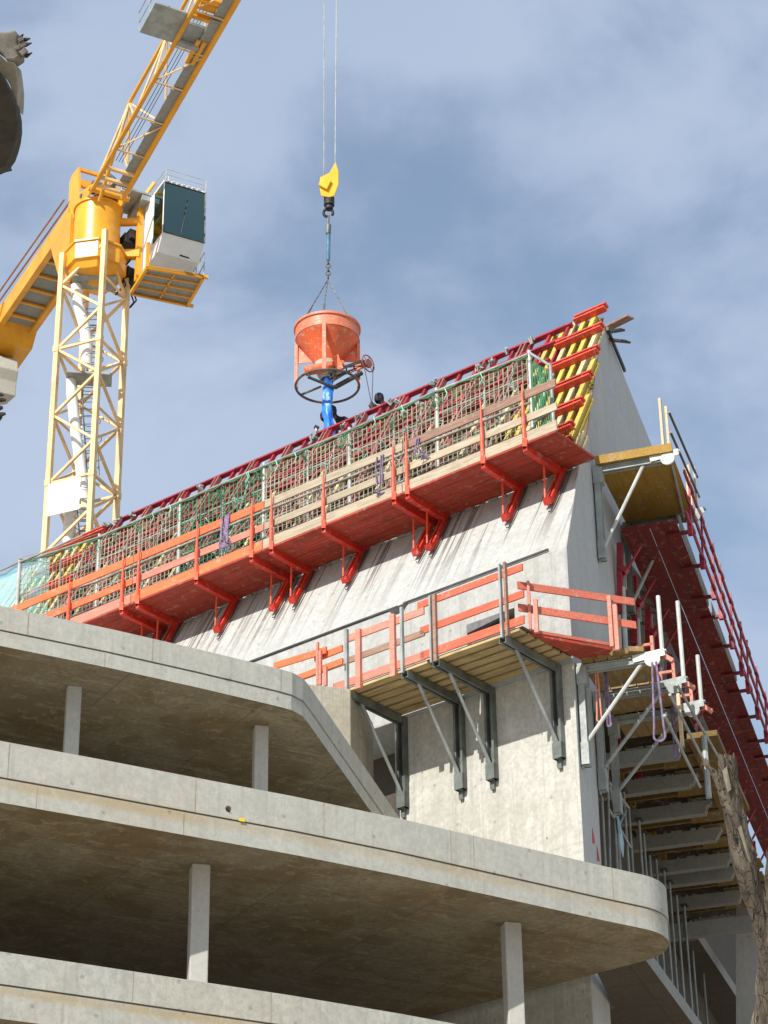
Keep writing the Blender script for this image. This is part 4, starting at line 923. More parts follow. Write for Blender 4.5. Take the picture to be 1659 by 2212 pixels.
mb.bar(KP(-1.2, -.6, zT+1.9), KP(-1.2, .6, zT+1.9), .12, .3); mb.bar(KP(-.5, -.6, zT+1.92), KP(-.5, .6, zT+1.92), .1, .12); mb.bar(KP(.3, -.6, zT+.5), KP(.3, .6, zT+.9), .1, .12); mb.bar(KP(-1.25, -.6, zT-.4), KP(-1.25, .6, zT-.4), .1, .9)
mb.tube(KP(.95, -.75, zT+.1), KP(.95, .75, zT+.1), .1, 10)
part(T, 'turret_frame', mb, M['cy'])
mb = MB(); rr = random.Random(4)
for k in range(16):
    p = KP(rr.uniform(-.3, .9), rr.uniform(-.5, .5), zT+rr.uniform(.1, .9)); q = p+V3((rr.uniform(-.35, .35), rr.uniform(-.2, .2), rr.uniform(-.2, .3))); mb.tube(p, q, rr.uniform(.03, .09))
mb.tube(KP(.3, -.4, zT+.7), KP(.3, .4, zT+.7), .25, 14); part(T, 'hoist_gear', mb, M['galvdark'])
# jib
EJ = rad(13); D3 = J*math.cos(EJ)+Z1*math.sin(EJ); UJ = (-J*math.sin(EJ)+Z1*math.cos(EJ))
a = Dd(205, 413, 81.6); c_ = Dd(268, 413, 81.6); base = (a+c_)/2
lt = Dp(472, 0, base, S)     # aims the jib at its place on the skyline
D3 = (lt-base).normalized(); D3 = D3 - S*D3.dot(S); D3.normalize(); UJ = S.cross(D3)
if UJ.z < 0: UJ = -UJ
print('jib elev', math.degrees(math.asin(D3.z)), 'base', base)
def JP(t, s, u): return base + D3*t + S*s + UJ*u
HS = .56; HT = (Dp(402, 0, base, S)-base).dot(UJ); HT = .5*(HT + (Dp(306, 177, base, S)-base).dot(UJ)); print('HT', HT); LJ = 24
for s in (-HS, HS): mb = MB(); mb.path([JP(-.15, s, 0), JP(LJ/2, s, 0), JP(LJ, s, 0)], .085 if s < 0 else .10, 8); part(T, 'jib_chord', mb, M['cy'])
mb = MB(); mb.path([JP(-.9, 0, .35), JP(1.9, 0, HT), JP(LJ, 0, HT)], .07, 8)
part(T, 'jib_chord', mb, M['cy'])
mb = MB(); bay = 1.62; t = 1.9
k = 0
while t < LJ-bay:
    for s in (-HS, HS):
        mb.tube(JP(t, 0, HT), JP(t+bay, s, 0), .04, 6); mb.tube(JP(t+bay, s, 0), JP(t+2*bay, 0, HT), .04, 6)
    mb.tube(JP(t, 0, HT), JP(t-.05, -HS, 0), .035, 6)
    mb.tube(JP(t+bay, -HS, 0), JP(t+bay, HS, 0), .032, 6); mb.tube(JP(t, -HS, 0), JP(t, HS, 0), .032, 6)
    mb.tube(JP(t, -HS, 0), JP(t+bay, HS, 0), .03, 6); t += 2*bay
for s in (-HS, HS): mb.tube(JP(1.9, 0, HT), JP(.2, s, 0), .05, 6); mb.tube(JP(1.0, 0, HT*.7), JP(.6, s, 0), .04, 6)
for q in (.1, .5, 1.0): mb.bar(JP(q, -HS, 0), JP(q, HS, 0), .12, .1)
part(T, 'jib_lattice', mb, M['cmast'])
mb = MB(); q = .3
while q < 11: mb.bar(JP(q, HS*.55, .06), JP(q+1.45, HS*.55, .06), .34, .05, UJ); mb.bar(JP(q+1.5, HS*.5, .03), JP(q+1.56, HS*.5, .03), .40, .1, UJ); q += 1.6
part(T, 'jib_walkway', mb, M['grating'])
mb = MB()
for s in (-.12, 0, .1): mb.tube(JP(1, s-.05, .45), JP(12, s-.05, .6), .012, 5)
part(T, 'jib_rope', mb, M['darksteel'])
# trolley platform on the jib
w0 = Dd(345, 60, 75.0)
tj = (Dp(400, 60, base-S*.5, S)-base).dot(D3)
mb = MB(); mb.prism([JP(tj-.75, -1.75, .05), JP(tj-.75, -.5, .05), JP(tj+.55, -.5, .05), JP(tj+.55, -1.75, .05)], UJ*.07); mb.prism([JP(tj-.6, -.5, .12), JP(tj-.6, .4, .12), JP(tj+.15, .4, .12), JP(tj+.15, -.5, .12)], UJ*.1)
mb.bar(JP(tj-.62, -.5, -.02), JP(tj-.62, .2, -.02), .2, .12); part(T, 'jib_platform', mb, M['galv'])
mb = MB()
for u in (.5, .95): mb.path([JP(tj-.75, -1.75, u), JP(tj+.9, -1.75, u), JP(tj+.9, -.6, u)], .018, 5)
for q_ in (-.75, .1, .9): mb.tube(JP(tj+q_, -1.75, .1), JP(tj+q_, -1.75, .98), .018, 5)
part(T, 'platform_railing', mb, M['galv'])
mb = MB(); mb.bar(JP(tj+.5, -.5, .15), JP(tj+.5, .5, .15), .15, .2); mb.bar(JP(tj+1.3, -.5, .15), JP(tj+1.3, .5, .15), .15, .2); mb.tube(JP(tj+.9, -.4, .3), JP(tj+.9, .45, .3), .2, 12); mb.bar(JP(tj-1.3, .1, .0), JP(tj-.3, .1, .0), .12, .1); mb.bar(JP(tj-1.3, .3, .0), JP(tj-.3, .3, .0), .12, .1)
part(T, 'winch_frame', mb, M['cy'])
# top service platform beside the jib foot
mb = MB(); zp = zT+.35; mb.prism([KP(-.2, .75, zp), KP(-.2, 2.1, zp), KP(1.2, 2.1, zp), KP(1.2, .75, zp)], Z1*.08); mb.bar(KP(-.2, 1.4, zp-.15), KP(1.2, 1.4, zp-.15), .5, .2); part(T, 'service_platform', mb, M['galv'])
mb = MB()
for z in (.55, 1.05): mb.path([KP(1.2, .95, zp+z), KP(-.2, .9, zp+z), KP(-.2, 2.1, zp+z), KP(1.2, 2.1, zp+z)], .02, 5)
for j_, s_ in ((-.2, .9), (-.2, 1.5), (-.2, 2.1), (.5, 2.1), (1.2, 2.1)): mb.tube(KP(j_, s_, zp), KP(j_, s_, zp+1.05), .02, 5)
part(T, 'platform_railing', mb, M['galvlight'])
# cab
c0j, c1j, c0s, c1s = .75, 2.35, 1.45, 3.0; zf0, zf1 = 49.55, 51.75
cab = {}
mb = MB()
prof = [(c0j, zf0-.0), (c0j, zf1), (c1j-.05, zf1), (c1j+.08, zf1-.12), (c1j+.12, zf0+.25), (c1j-.25, zf0-.45), (c0j, zf0-.55)]
def CP(j, s, z): return KP(j, s, z)
w_ = .05
fr = MB()
fr.prism([CP(c0j, c0s, zf1-.02), CP(c1j+.05, c0s, zf1-.02), CP(c1j+.05, c1s, zf1-.02), CP(c0j, c1s, zf1-.02)], Z1*.09, 0)          # roof
fr.prism([CP(c0j, c0s, zf0-.55), CP(c1j-.3, c0s, zf0-.55), CP(c1j+.1, c0s, zf0+.05), CP(c0j, c0s, zf0+.05)], S*(c1s-c0s), 0)    # lower body
fr.prism([CP(c0j, c0s, zf0), CP(c0j+.75, c0s, zf0), CP(c0j+.75, c0s, zf1), CP(c0j, c0s, zf1)], S*.05, 0)                        # rear half of side
fr.prism([CP(c0j, c1s-.05, zf0), CP(c0j+.5, c1s-.05, zf0), CP(c0j+.5, c1s-.05, zf1), CP(c0j, c1s-.05, zf1)], S*.05, 0)
fr.prism([CP(c0j, c0s, zf0), CP(c0j, c1s, zf0), CP(c0j, c1s, zf1), CP(c0j, c0s, zf1)], J*.04, 0)
for j_, s_ in ((c1j+.06, c0s+.03), (c0j+.75, c0s+.03)): fr.bar(CP(j_, s_, zf0), CP(j_, s_, zf1), .06, .06, S)
for k in range(7): f = c0s+.1+k*.19; fr.bar(CP(c1j+.06, f, zf1+.06), CP(c1j+.06, f+.12, zf1+.06), .06, .05)
cabp = part(T, 'cab', fr, M['white'], .02)
mb = MB(); mb.prism([CP(c1j+.1, c0s+.05, zf0+.05), CP(c1j+.06, c0s+.05, zf1-.04), CP(c1j+.06, c1s-.02, zf1-.04), CP(c1j+.1, c1s-.02, zf0+.05)], J*-.01); part(cabp, 'windscreen', mb, M['glass'])
mb = MB(); mb.prism([CP(c0j+.78, c0s+.02, zf0+.05), CP(c1j+.05, c0s+.02, zf0+.05), CP(c1j+.05, c0s+.02, zf1-.04), CP(c0j+.78, c0s+.02, zf1-.04)], S*.01); part(cabp, 'side_window', mb, M['glass'])
mb = MB(); mb.prism([CP(c0j+.52, c1s-.03, zf0+.05), CP(c1j+.05, c1s-.03, zf0+.05), CP(c1j+.05, c1s-.03, zf1-.04), CP(c0j+.52, c1s-.03, zf1-.04)], S*.01); part(cabp, 'side_window', mb, M['glass'])
mb = MB(); gs = M['darksteel']
mb.path([CP(c1j+.11, c0s+.04, zf0+.05), CP(c1j+.07, c0s+.04, zf1-.03), CP(c1j+.07, c1s, zf1-.03), CP(c1j+.11, c1s, zf0+.05), CP(c1j+.11, c0s+.04, zf0+.05)], .025, 6)
mb.tube(CP(c1j+.13, 2.1, zf0+.1), CP(c1j+.1, 2.35, zf1-.5), .012, 5); part(cabp, 'window_seal', mb, gs)
mb = MB(); mb.bar(CP(c0j+.5, 2.3, zf0+.1), CP(c0j+.5, 2.3, zf0+1.4), .55, .15, S); mb.bar(CP(c0j+.4, 2.3, zf0+.45), CP(c0j+1.0, 2.3, zf0+.45), .55, .16); mb.bar(CP(c0j+1.1, 1.95, zf0), CP(c0j+1.0, 1.95, zf0+.9), .2, .2); part(cabp, 'seat', mb, M['black'])
mb = MB(); mb.bar(CP(c0j+.6, 2.1, zf1-.25), CP(c1j-.3, 2.1, zf1-.25), .5, .02); mb.bar(CP(c1j-.25, 2.6, zf0-.42), CP(c1j-.24, 2.25, zf0-.42), .03, .14); part(cabp, 'vent_panel', mb, M['black'])
mb = MB()
for z in (.28, .5): mb.path([CP(c0j+.2, c0s+.05, zf1+z), CP(c1j+.1, c0s+.05, zf1+z), CP(c1j+.1, c1s, zf1+z), CP(c0j+.4, c1s, zf1+z)], .016, 5)
for j_, s_ in ((c1j+.1, c0s+.05), (c1j+.1, c1s), (c0j+.4, c1s), (c0j+.2, c0s+.05)): mb.tube(CP(j_, s_, zf1), CP(j_, s_, zf1+.5), .016, 5)
part(cabp, 'roof_rail', mb, M['galvlight'])
mb = MB(); mb.bar(KP(c0j-.12, c0s-.12, zf0-.9), KP(c0j-.12, c0s-.12, zf1+.3), .16, .2, S); mb.bar(KP(.3, .7, zc1+.05), KP(c0j-.1, c0s-.1, zc1+.05), .25, .3); mb.tube(KP(.2, .6, zz1-.35), KP(c0j-.15, c0s-.15, zz1-.35), .16, 10); mb.bar(KP(c0j-.1, c0s-.1, zf1+.3), KP(c0j+.3, c0s+.2, zf1+.9), .1, .12)
part(T, 'cab_arm', mb, M['cy'])
zp = 48.15; tp = [Dz(318, 578, zp), Dz(440, 598, zp), Dz(405, 659, zp), Dz(283, 633, zp)]
mb = MB(); mb.prism([p+Z1*.03 for p in tp], Z1*.04); part(T, 'cab_platform_grating', mb, M['grating'])
mb = MB()
for i in range(4): mb.bar(tp[i], tp[(i+1) % 4], .1, .12)
for k in range(1, 4): mb.bar(tp[0].lerp(tp[3], k/4), tp[1].lerp(tp[2], k/4), .05, .06)
mb.bar(tp[0].lerp(tp[1], .5), tp[3].lerp(tp[2], .5), .05, .06); mb.bar(tp[0], tp[1]+(tp[1]-tp[0])*.08, .1, .1); mb.bar(tp[3], tp[2]+(tp[2]-tp[3])*.1, .1, .1)
mb.bar(tp[0], tp[0]+Z1*1.0, .1, .1, S); part(T, 'cab_platform_frame', mb, M['cy'])
mb = MB(); 
for k in range(4): p = tp[1].lerp(tp[2], k*.25); mb.tube(p, p+Z1*1.0, .018, 5)
mb.tube(tp[1]+Z1*1, tp[1].lerp(tp[2], .75)+Z1*1, .018, 5); mb.tube(tp[1]+Z1*.5, tp[1].lerp(tp[2], .75)+Z1*.5, .018, 5); part(T, 'platform_railing', mb, M['galv'])
mb = MB(); rr = random.Random(8)
for (j_, s_, z_) in ((.1, 1.0, 50.4), (.2, 1.15, 50.55), (0, 1.2, 49.1), (.1, 1.35, 48.9)): mb.bar(KP(j_-.3, s_, z_), KP(j_+.3, s_+.1, z_+.1), .45, .4)
for k in range(10): p = KP(rr.uniform(-.2, .4), rr.uniform(.9, 1.5), rr.uniform(48.3, 50.8)); mb.path([p, p+V3((.1, 0, -.3)), p+V3((-.1, 0, -.6))], .03, 5)
part(T, 'drive_motor', mb, M['black'])
# counter-jib
zb_, zt_ = 51.55, 52.15; jf = -8.6
mb = MB()
for s in (-.62, .62): mb.bar(KP(-1.1, s, (zb_+zt_)/2-.0), KP(jf, s, (zb_+zt_)/2), .22, zt_-zb_+.15)
mb.prism([KP(-.75, -.75, zc0+.3), KP(-.7, -.75, zT+.1), KP(-1.4, -.75, zT+.6), KP(-2.7, -.75, zt_), KP(-2.7, -.75, zb_-.05), KP(-1.3, -.75, zc0+.5)], S*.5); mb.prism([KP(-.75, .25, zc0+.3), KP(-.7, .25, zT+.1), KP(-1.4, .25, zT+.6), KP(-2.7, .25, zt_), KP(-2.7, .25, zb_-.05), KP(-1.3, .25, zc0+.5)], S*.5)
for k in range(8): mb.bar(KP(-1.8-k*.95, -.55, zb_+.05), KP(-1.8-k*.95, .55, zb_+.05), .1, .1)
mb.prism([KP(jf+.3, -.78, zb_-.12), KP(jf+.9, -.78, zt_+.05), KP(jf-2.6, -.78, zt_+.05), KP(jf-2.6, -.78, zb_-.5), KP(jf+.0, -.78, zb_-.5)], S*1.56)
part(T, 'counter_jib', mb, M['cy'], .015)
mb = MB(); mb.bar(KP(-1.5, 0, zb_+.15), KP(jf, 0, zb_+.15), 1.0, .05); part(T, 'counter_jib_grating', mb, M['grating'])
for g in (-.1, .12):
    mb = MB(); mb.tube(KP(-1.2, -.75+g, zT+1.0), KP(jf-.4, -.9+g, zt_+.35), .035, 6); part(T, 'tie_rod', mb, M['rod'])
mb = MB()
for z in (.5, 1.): mb.tube(KP(jf-.5, -1.0, zt_+z), KP(jf-3, -1.0, zt_+z), .018, 5)
for k in range(4): mb.tube(KP(jf-.5-k*.8, -1.0, zt_), KP(jf-.5-k*.8, -1.0, zt_+1.0), .018, 5)
mb.bar(KP(jf-.5, -1., zt_+.1), KP(jf-3, -1., zt_+.1), .3, .03)
part(T, 'platform_railing', mb, M['galv'])
pw = [Dp(x, y, MX+S*.35, S) for x, y in ((-45, 765), (38, 778), (40, 802), (36, 826), (34, 856), (14, 874), (-45, 880))]
mb = MB(); mb.prism(pw, S*-.9); cw_ = part(T, 'counterweight', mb, M['cwt'], .03)
hp_ = Dp(11.5, 824, MX+S*.351, S); mb = MB(); mb.lathe(hp_, [(0, .0), (.085, .0), (.085, .012), (0, .012)], 18, ax=(J, Z1, S)); part(cw_, 'dark_hole_disc', mb, M['black'])  # flat black disc stands for the shaded inside of the hole, nothing is cut
# ------------------------------------------------------------------ hoist rope, hook block, concrete bucket
HB = Dp(707, 760, W(0, -6.2, 0), NA); HX, HY = HB.x, HB.y
def HZ(y): return zat(V3((HX, HY, 0)), y)
DH = (V3((HX, HY, HZ(700)))-CAM).dot(FW); pm = FPX/DH       # px per metre there
lat = RT.copy(); lat.z = 0; lat.normalize(); dep_ = V3((-lat.y, lat.x, 0))
print('bucket dist', DH, 'px/m', pm, 'jib at', (V3((HX, HY, 0))-MX).dot(J), (V3((HX, HY, 0))-MX).dot(S))
def HP(x, y, d=0):      # a point in the vertical plane through the hoist line
    P = Dp(x, y, V3((HX, HY, 0))+dep_*d, dep_); return P
ztop = HZ(0)+6
for k, (xa, xb, yy) in enumerate(((700.5, 700, 390), (727, 724, 355))):
    mb = MB(); p = HP(xb, yy); q = HP(xa, 0); q = p+(q-p)*1.8; mb.tube(p, q, .014, 6)
    solo('hoist_rope', mb, M['tube'], 'left hoist rope, ending lower on the hook block' if k == 0 else 'right hoist rope, reaching the pointed tip of the hook block', 'rope', 'hoist ropes above the hook block')
T = thing('hook_block', 'yellow crane hook block with a black swivel hook, hanging on two ropes', 'hook block', HP(710, 460))
mb = MB()
pl_ = [(725, 352), (731, 372), (731, 400), (722, 425), (712, 428), (694, 425), (690, 402), (692, 385), (712, 375)]
mb.prism([HP(x, y, -.10) for x, y in pl_], dep_*-.05); mb.prism([HP(x, y, .15) for x, y in pl_], dep_*-.05)
mb.prism([HP(x, y, -.16) for x, y in ((688, 402), (698, 388), (716, 392), (706, 412))], dep_*-.08)
part(T, 'cheek_plate', mb, M['hookyel'], .01)
mb = MB(); mb.lathe(HP(712, 402, .0), [(.0, -.06), (.2, -.06), (.16, 0), (.2, .06), (0, .06)], 24, ax=(lat, Z1, dep_)); part(T, 'sheave', mb, M['darksteel'])
mb = MB(); p = HP(711, 420); q = HP(711, 452); mb.tube(p, q, .11, 10); mb.tube(HP(711, 428), HP(711, 444), .15, 10)
c = HP(709, 460); mb.ring(c, lat, Z1, .13, .04, 18, 6, 0, -.2*math.pi, 1.45*math.pi); part(T, 'hook', mb, M['black'])
T = thing('lifting_sling', 'blue-grey sling between the hook and the bucket chains', 'sling', HP(709, 590))
mb = MB(); mb.path([HP(710, 466), HP(709, 478), HP(710, 490)], .035, 6); mb.tube(HP(710, 486), HP(709, 505), .07, 8); part(T, 'shackle', mb, M['galvdark'])
mb = MB(); mb.tube(HP(710, 500), HP(709, 562), .05, 8); part(T, 'webbing', mb, M['blueslg'])
mb = MB()
for k in range(5): y = 566+k*8; mb.ring(HP(709, y), lat if k % 2 else dep_, Z1, .065, .022, 10, 5)
part(T, 'chain', mb, M['galvdark'])
# bucket
R_ = 69.0/pm; zr1 = HZ(711)  # rim level from the picture
zr0 = HZ(737); cz = HZ(799)
T = BK = thing('concrete_bucket', 'orange concrete bucket with a blue outlet hose, hanging from the crane', 'concrete bucket', (HX, HY, HZ(860)))
Cb = V3((HX, HY, 0))
mb = MB(); mb.lathe(Cb, [(R_*.93, zr0), (R_, zr0), (R_, zr1-.07), (R_*1.05, zr1-.06), (R_*1.05, zr1), (R_*.95, zr1), (R_*.93, zr0)], 56); part(T, 'rim', mb, M['bucketpale'])
mb = MB(); mb.lathe(Cb, [(R_*.97, zr0+.03), (R_*.98, zr0-.02), (.22, cz+.05), (.22, cz), (.20, cz), (.20, cz+.06), (R_*.94, zr0+.03)], 56); part(T, 'cone', mb, M['bucket'])
zring = HZ(834)
# bottom ring sits below; matched to its ellipse in the picture
mb = MB()
ang0 = math.atan2(dep_.y, dep_.x)
for k, th in enumerate((-math.pi/2-.08, math.pi-.12, .0+.08, math.pi/2)):
    d = lat*math.cos(th)+dep_*math.sin(th); p = Cb+d*R_*.97
    mb = MB(); mb.bar(p+Z1*(zr0+.05), p+Z1*zring, .1, .08, d); part(T, 'leg', mb, M['bucketpale'])
for k, th in enumerate((math.pi-.12, .08)):
    mb = MB(); d = lat*math.cos(th)+dep_*math.sin(th); e_ = Cb+d*R_*.95
    mb.prism([e_+Z1*zr0, e_+Z1*(zr0-.62), Cb+d*R_*.45+Z1*(zr0-.62), Cb+d*R_*.7+Z1*zr0], dep_*.02); part(T, 'gusset', mb, M['bucket'])
mb = MB(); mb.ring(Cb+Z1*zring, lat, dep_, R_*.98, .034, 56, 8)
for th in (2.6, -.9): d = lat*math.cos(th)+dep_*math.sin(th); mb.tube(Cb+d*.2+Z1*(zring+.05), Cb+d*R_+Z1*zring, .03)
d1 = lat*math.cos(-1.0)+dep_*math.sin(-1.0); mb.tube(Cb-d1*.1+Z1*(zring+.25), Cb+d1*R_+Z1*zring, .035)
part(T, 'bottom_ring', mb, M['ringsteel'])
mb = MB(); mb.lathe(Cb, [(.34, cz+.16), (.36, cz+.02), (.2, cz-.28), (.17, cz-.30), (.17, cz-.2)], 24); part(T, 'outlet', mb, M['bstain'])
mb = MB(); mb.tube(Cb+lat*-.58+dep_*-.25+Z1*(cz-.2), Cb+lat*.1+dep_*-.25+Z1*(cz-.04), .13, 12); mb.tube(Cb+lat*.0+dep_*-.3+Z1*(cz-.06), Cb+lat*.42+dep_*-.2+Z1*(cz+.04), .11, 12); mb.bar(Cb+lat*.2+dep_*-.3+Z1*(cz+.2), Cb+lat*.34+dep_*-.3+Z1*(cz-.22), .18, .18); part(T, 'gate_cylinder', mb, M['bucket'])
mb = MB(); hw = HP(795, 785)
for g in (-.14, .16): mb.bar(Cb+lat*.05+dep_*(g-.2)+Z1*(cz-.3), Cb+lat*.95+dep_*(g+.05)+Z1*(cz+.22), .05, .07)
for k in range(5): f = k/4; p = Cb+lat*(.1+.8*f)+Z1*(cz-.27+.45*f); mb.bar(p+dep_*(-.34+.25*f), p+dep_*(-.02+.2*f), .04, .04)
mb.tube(Cb+lat*-.55+dep_*-.3+Z1*(cz-.1), Cb+lat*-.45+dep_*-.3+Z1*(cz-.42), .03); mb.tube(Cb+lat*-.5+dep_*-.3+Z1*(cz-.4), Cb+lat*.2+dep_*-.1+Z1*(cz-.62), .04)
mb.tube(Cb+lat*.2+dep_*-.1+Z1*(cz-.6), Cb+lat*.9+dep_*0+Z1*(cz-.1), .07)
part(T, 'lever_frame', mb, M['darksteel'])
mb = MB(); mb.bar(Cb+lat*.55+Z1*(cz+.1), hw, .05, .06); mb.bar(Cb+lat*.6+dep_*.1+Z1*(cz+.0), hw-Z1*.06, .04, .05); part(T, 'wheel_arm', mb, M['bucketpale'])
axw = (lat*.75-dep_*.66).normalized(); X_ = (dep_*.75+lat*.66).normalized()
mb = MB(); mb.ring(hw, X_, Z1, .235, .018, 30, 6)
for k in range(3): a_ = k*math.pi/3+.3; d = X_*math.cos(a_)+Z1*math.sin(a_); mb.tube(hw-d*.23, hw+d*.23, .01, 5)
mb.lathe(hw, [(0, -.04), (.12, -.04), (.13, 0), (.12, .04), (0, .04)], 18, ax=(X_, Z1, axw)); part(T, 'hand_wheel', mb, M['crimworn'])
mb = MB()
for k, th in enumerate((2.62, -2.0+.35, .45)):
    pass
for k, (th, xx) in enumerate(((math.pi+.85, 0), (-math.pi/2-.1, 0), (-.75, 0), (-1.7, 0))):
    if k == 3: continue
    d = lat*math.cos(th)+dep_*math.sin(th); a_ = HP(708, 604); c = Cb+d*R_*.98+Z1*(zr1-.02); n_k = 16
    mb = MB()
    for i in range(n_k):
        p = a_.lerp(c, i/n_k); q = a_.lerp(c, (i+.98)/n_k); mb.tube(p, q, (.02 if i % 2 else .013) if i < 12 else .03, 5)
    part(T, 'chain', mb, M['galvdark'])
hz = [(708, 815), (709, 840), (707, 870), (709, 905), (713, 950), (716, 1010)]
mb = MB(); pts = [HP(x, y) for x, y in hz]; N = 22; rings = []
P = [V3((HX, HY, 0))+Z1*(cz-.22)]
fine = []
for i in range(len(pts)-1):
    for k in range(6): fine.append(pts[i].lerp(pts[i+1], k/6))
vs = []; fs = []; n_ = 20
for i, p in enumerate(fine):
    for k in range(n_):
        a_ = 2*math.pi*k/n_; r_h = .125+.018*math.sin(a_*3+i*.35)+.014*math.sin(a_*5-i*.5)+.01*math.sin(i*1.3)
        vs.append(p+(lat*math.cos(a_)+dep_*math.sin(a_))*r_h)
for i in range(len(fine)-1):
    for k in range(n_): fs.append((i*n_+k, i*n_+(k+1) % n_, (i+1)*n_+(k+1) % n_, (i+1)*n_+k))
mb.add(vs, fs, 0, True); part(T, 'hose', mb, M['hose'])
wb = HP(803, 872)
for g, q in ((-.2, .0), (.2, .0)): mb = MB(); mb.tube(hw+X_*g, wb+X_*g*.05, .011, 5); part(T, 'pull_rope', mb, M['darksteel'])
# tag line behind the ridge
mb = MB(); mb.tube(HP(560, 1015, 1.0), HP(850, 868, 1.0), .02, 5); solo('guard_cable', mb, M['darksteel'], 'thin cable strung above the ridge behind the workers', 'cable')
# ------------------------------------------------------------------ workers behind the ridge
def figure(name, label, joints, rads, edges, root, mats, extra):
    me = bpy.data.meshes.new(name); me.from_pydata([tuple(j) for j in joints], edges, []); o = bpy.data.objects.new(name, me); col.objects.link(o)
    sk = o.modifiers.new('skin', 'SKIN'); 
    for v, r in zip(me.skin_vertices[0].data, rads): v.radius = (r, r)
    me.skin_vertices[0].data[root].use_root = True
    sb = o.modifiers.new('sub', 'SUBSURF'); sb.levels = 2; sb.render_levels = 2
    bpy.context.view_layer.update(); dg = bpy.context.evaluated_depsgraph_get(); m2 = bpy.data.meshes.new_from_object(o.evaluated_get(dg)); o.modifiers.clear(); o.data = m2
    m2.materials.clear()
    for m in mats: m2.materials.append(m)
    m2.polygons.foreach_set('use_smooth', [True]*len(m2.polygons)); return o, m2
def worker(c, bend, label, reach, hood=True):
    # c: head centre; bend: unit horizontal direction the person leans toward
    side = V3((-bend.y, bend.x, 0)); H = c
    neck = H - bend*.10 - Z1*.16; chest = neck - bend*.22 - Z1*.20; belly = chest - bend*.16 - Z1*.22; pelvis = belly - bend*.06 - Z1*.22
    js = [pelvis, belly, chest, neck, H, H+Z1*.10+bend*.01]; rs = [.155, .145, .165, .065, .10, .075]; ed = [(0, 1), (1, 2), (2, 3), (3, 4), (4, 5)]
    for sg, rc in ((-1, reach[0]), (1, reach[1])):
        sh = chest + side*.20*sg + Z1*.08; el = sh + (rc-sh)*.48 + Z1*-.08 + side*.06*sg; b = len(js); js += [sh, el, rc]; rs += [.07, .052, .04]; ed += [(2, b), (b, b+1), (b+1, b+2)]
        hpj = pelvis + side*.1*sg - Z1*.08; kn_ = hpj - Z1*.42 + bend*.16; an = kn_ - Z1*.42 - bend*.1; ft = an + bend*.2 - Z1*.05; b = len(js); js += [hpj, kn_, an, ft]; rs += [.095, .07, .05, .045]; ed += [(0, b), (b, b+1), (b+1, b+2), (b+2, b+3)]
    o, m2 = figure('person', label, js, rs, ed, 0, [M['cloth'], M['skin'], M['redcloth']], None)
    for p in m2.polygons:
        ce = p.center; near = min(range(len(reach)), key=lambda i: (reach[i]-ce).length)
        if (reach[near]-ce).length < .09: p.material_index = 1
        elif (ce-H).length < .14 and (ce-H).dot(bend) > .06 and ce.z < H.z+.04: p.material_index = 1
        elif ce.z < belly.z: p.material_index = 2
    tag(o, label, 'person', 'workers behind the ridge')
    # hood / helmet and hands as clothing parts and fingers
    hb = MB(); hb.lathe(H, [(.0, .165), (.06, .155), (.11, .11), (.13, .03), (.125, -.06), (.10, -.11)], 20); ho = mesh_obj('hood', hb, M['cloth']); ho.parent = o; ho.matrix_parent_inverse = Matrix()
    for rc, sh in ((reach[0], chest), (reach[1], chest)):
        fb = MB(); d = (rc-sh).normalized(); s_ = d.cross(Z1).normalized()
        for k in range(4):
            r0_ = rc + s_*(-.033+.022*k) + d*.03; fb.path([r0_, r0_+d*(.035+.006*(k in (1, 2))), r0_+d*.055-Z1*.025, r0_+d*.045-Z1*.05], .0095, 6)
        fb.path([rc+s_*.04, rc+s_*.065+d*.03, rc+s_*.05+d*.05-Z1*.02], .011, 6); fo = mesh_obj('fingers', fb, M['skin']); fo.parent = o
    return o
h1 = HP(702, 899, .35); worker(h1, (-lat*.35-dep_*.94).normalized(), 'worker in a black hood left of the blue hose, arm stretched out', [HP(683, 925, .05), HP(714, 925, .1)])
h2 = HP(717, 888, .6); worker(h2+V3((0, 0, .0)), (-lat*.9-dep_*.3).normalized(), 'second worker bent forward in a black jacket, right behind the blue hose', [HP(706, 930, .5), HP(712, 935, .6)])
h3 = HP(819, 861, .6); worker(h3, (-lat*.9+dep_*.1).normalized(), 'worker whose dark head just shows above the crimson ridge beside the pull rope', [HP(804, 872, .1), HP(806, 885, .2)])
mb = MB(); mb.path([HP(803, 868), HP(802, 876), HP(806, 884), HP(811, 890)], .055, 8, 0, [.03, .075, .06, .04]); solo('glove', mb, M['black'], 'black glove gripping the pull rope below the hand wheel', 'glove')
T = thing('tool', 'small upright tool with a pale shaft held at the ridge by the hooded worker', 'tool', HP(684, 940, -.05))
mb = MB(); mb.tube(HP(684, 945, -.05), HP(683, 925, -.05), .03); part(T, 'shaft', mb, M['galvlight']); mb = MB(); mb.tube(HP(680, 921, -.05), HP(688, 925, -.05), .05); part(T, 'grip', mb, M['black'])
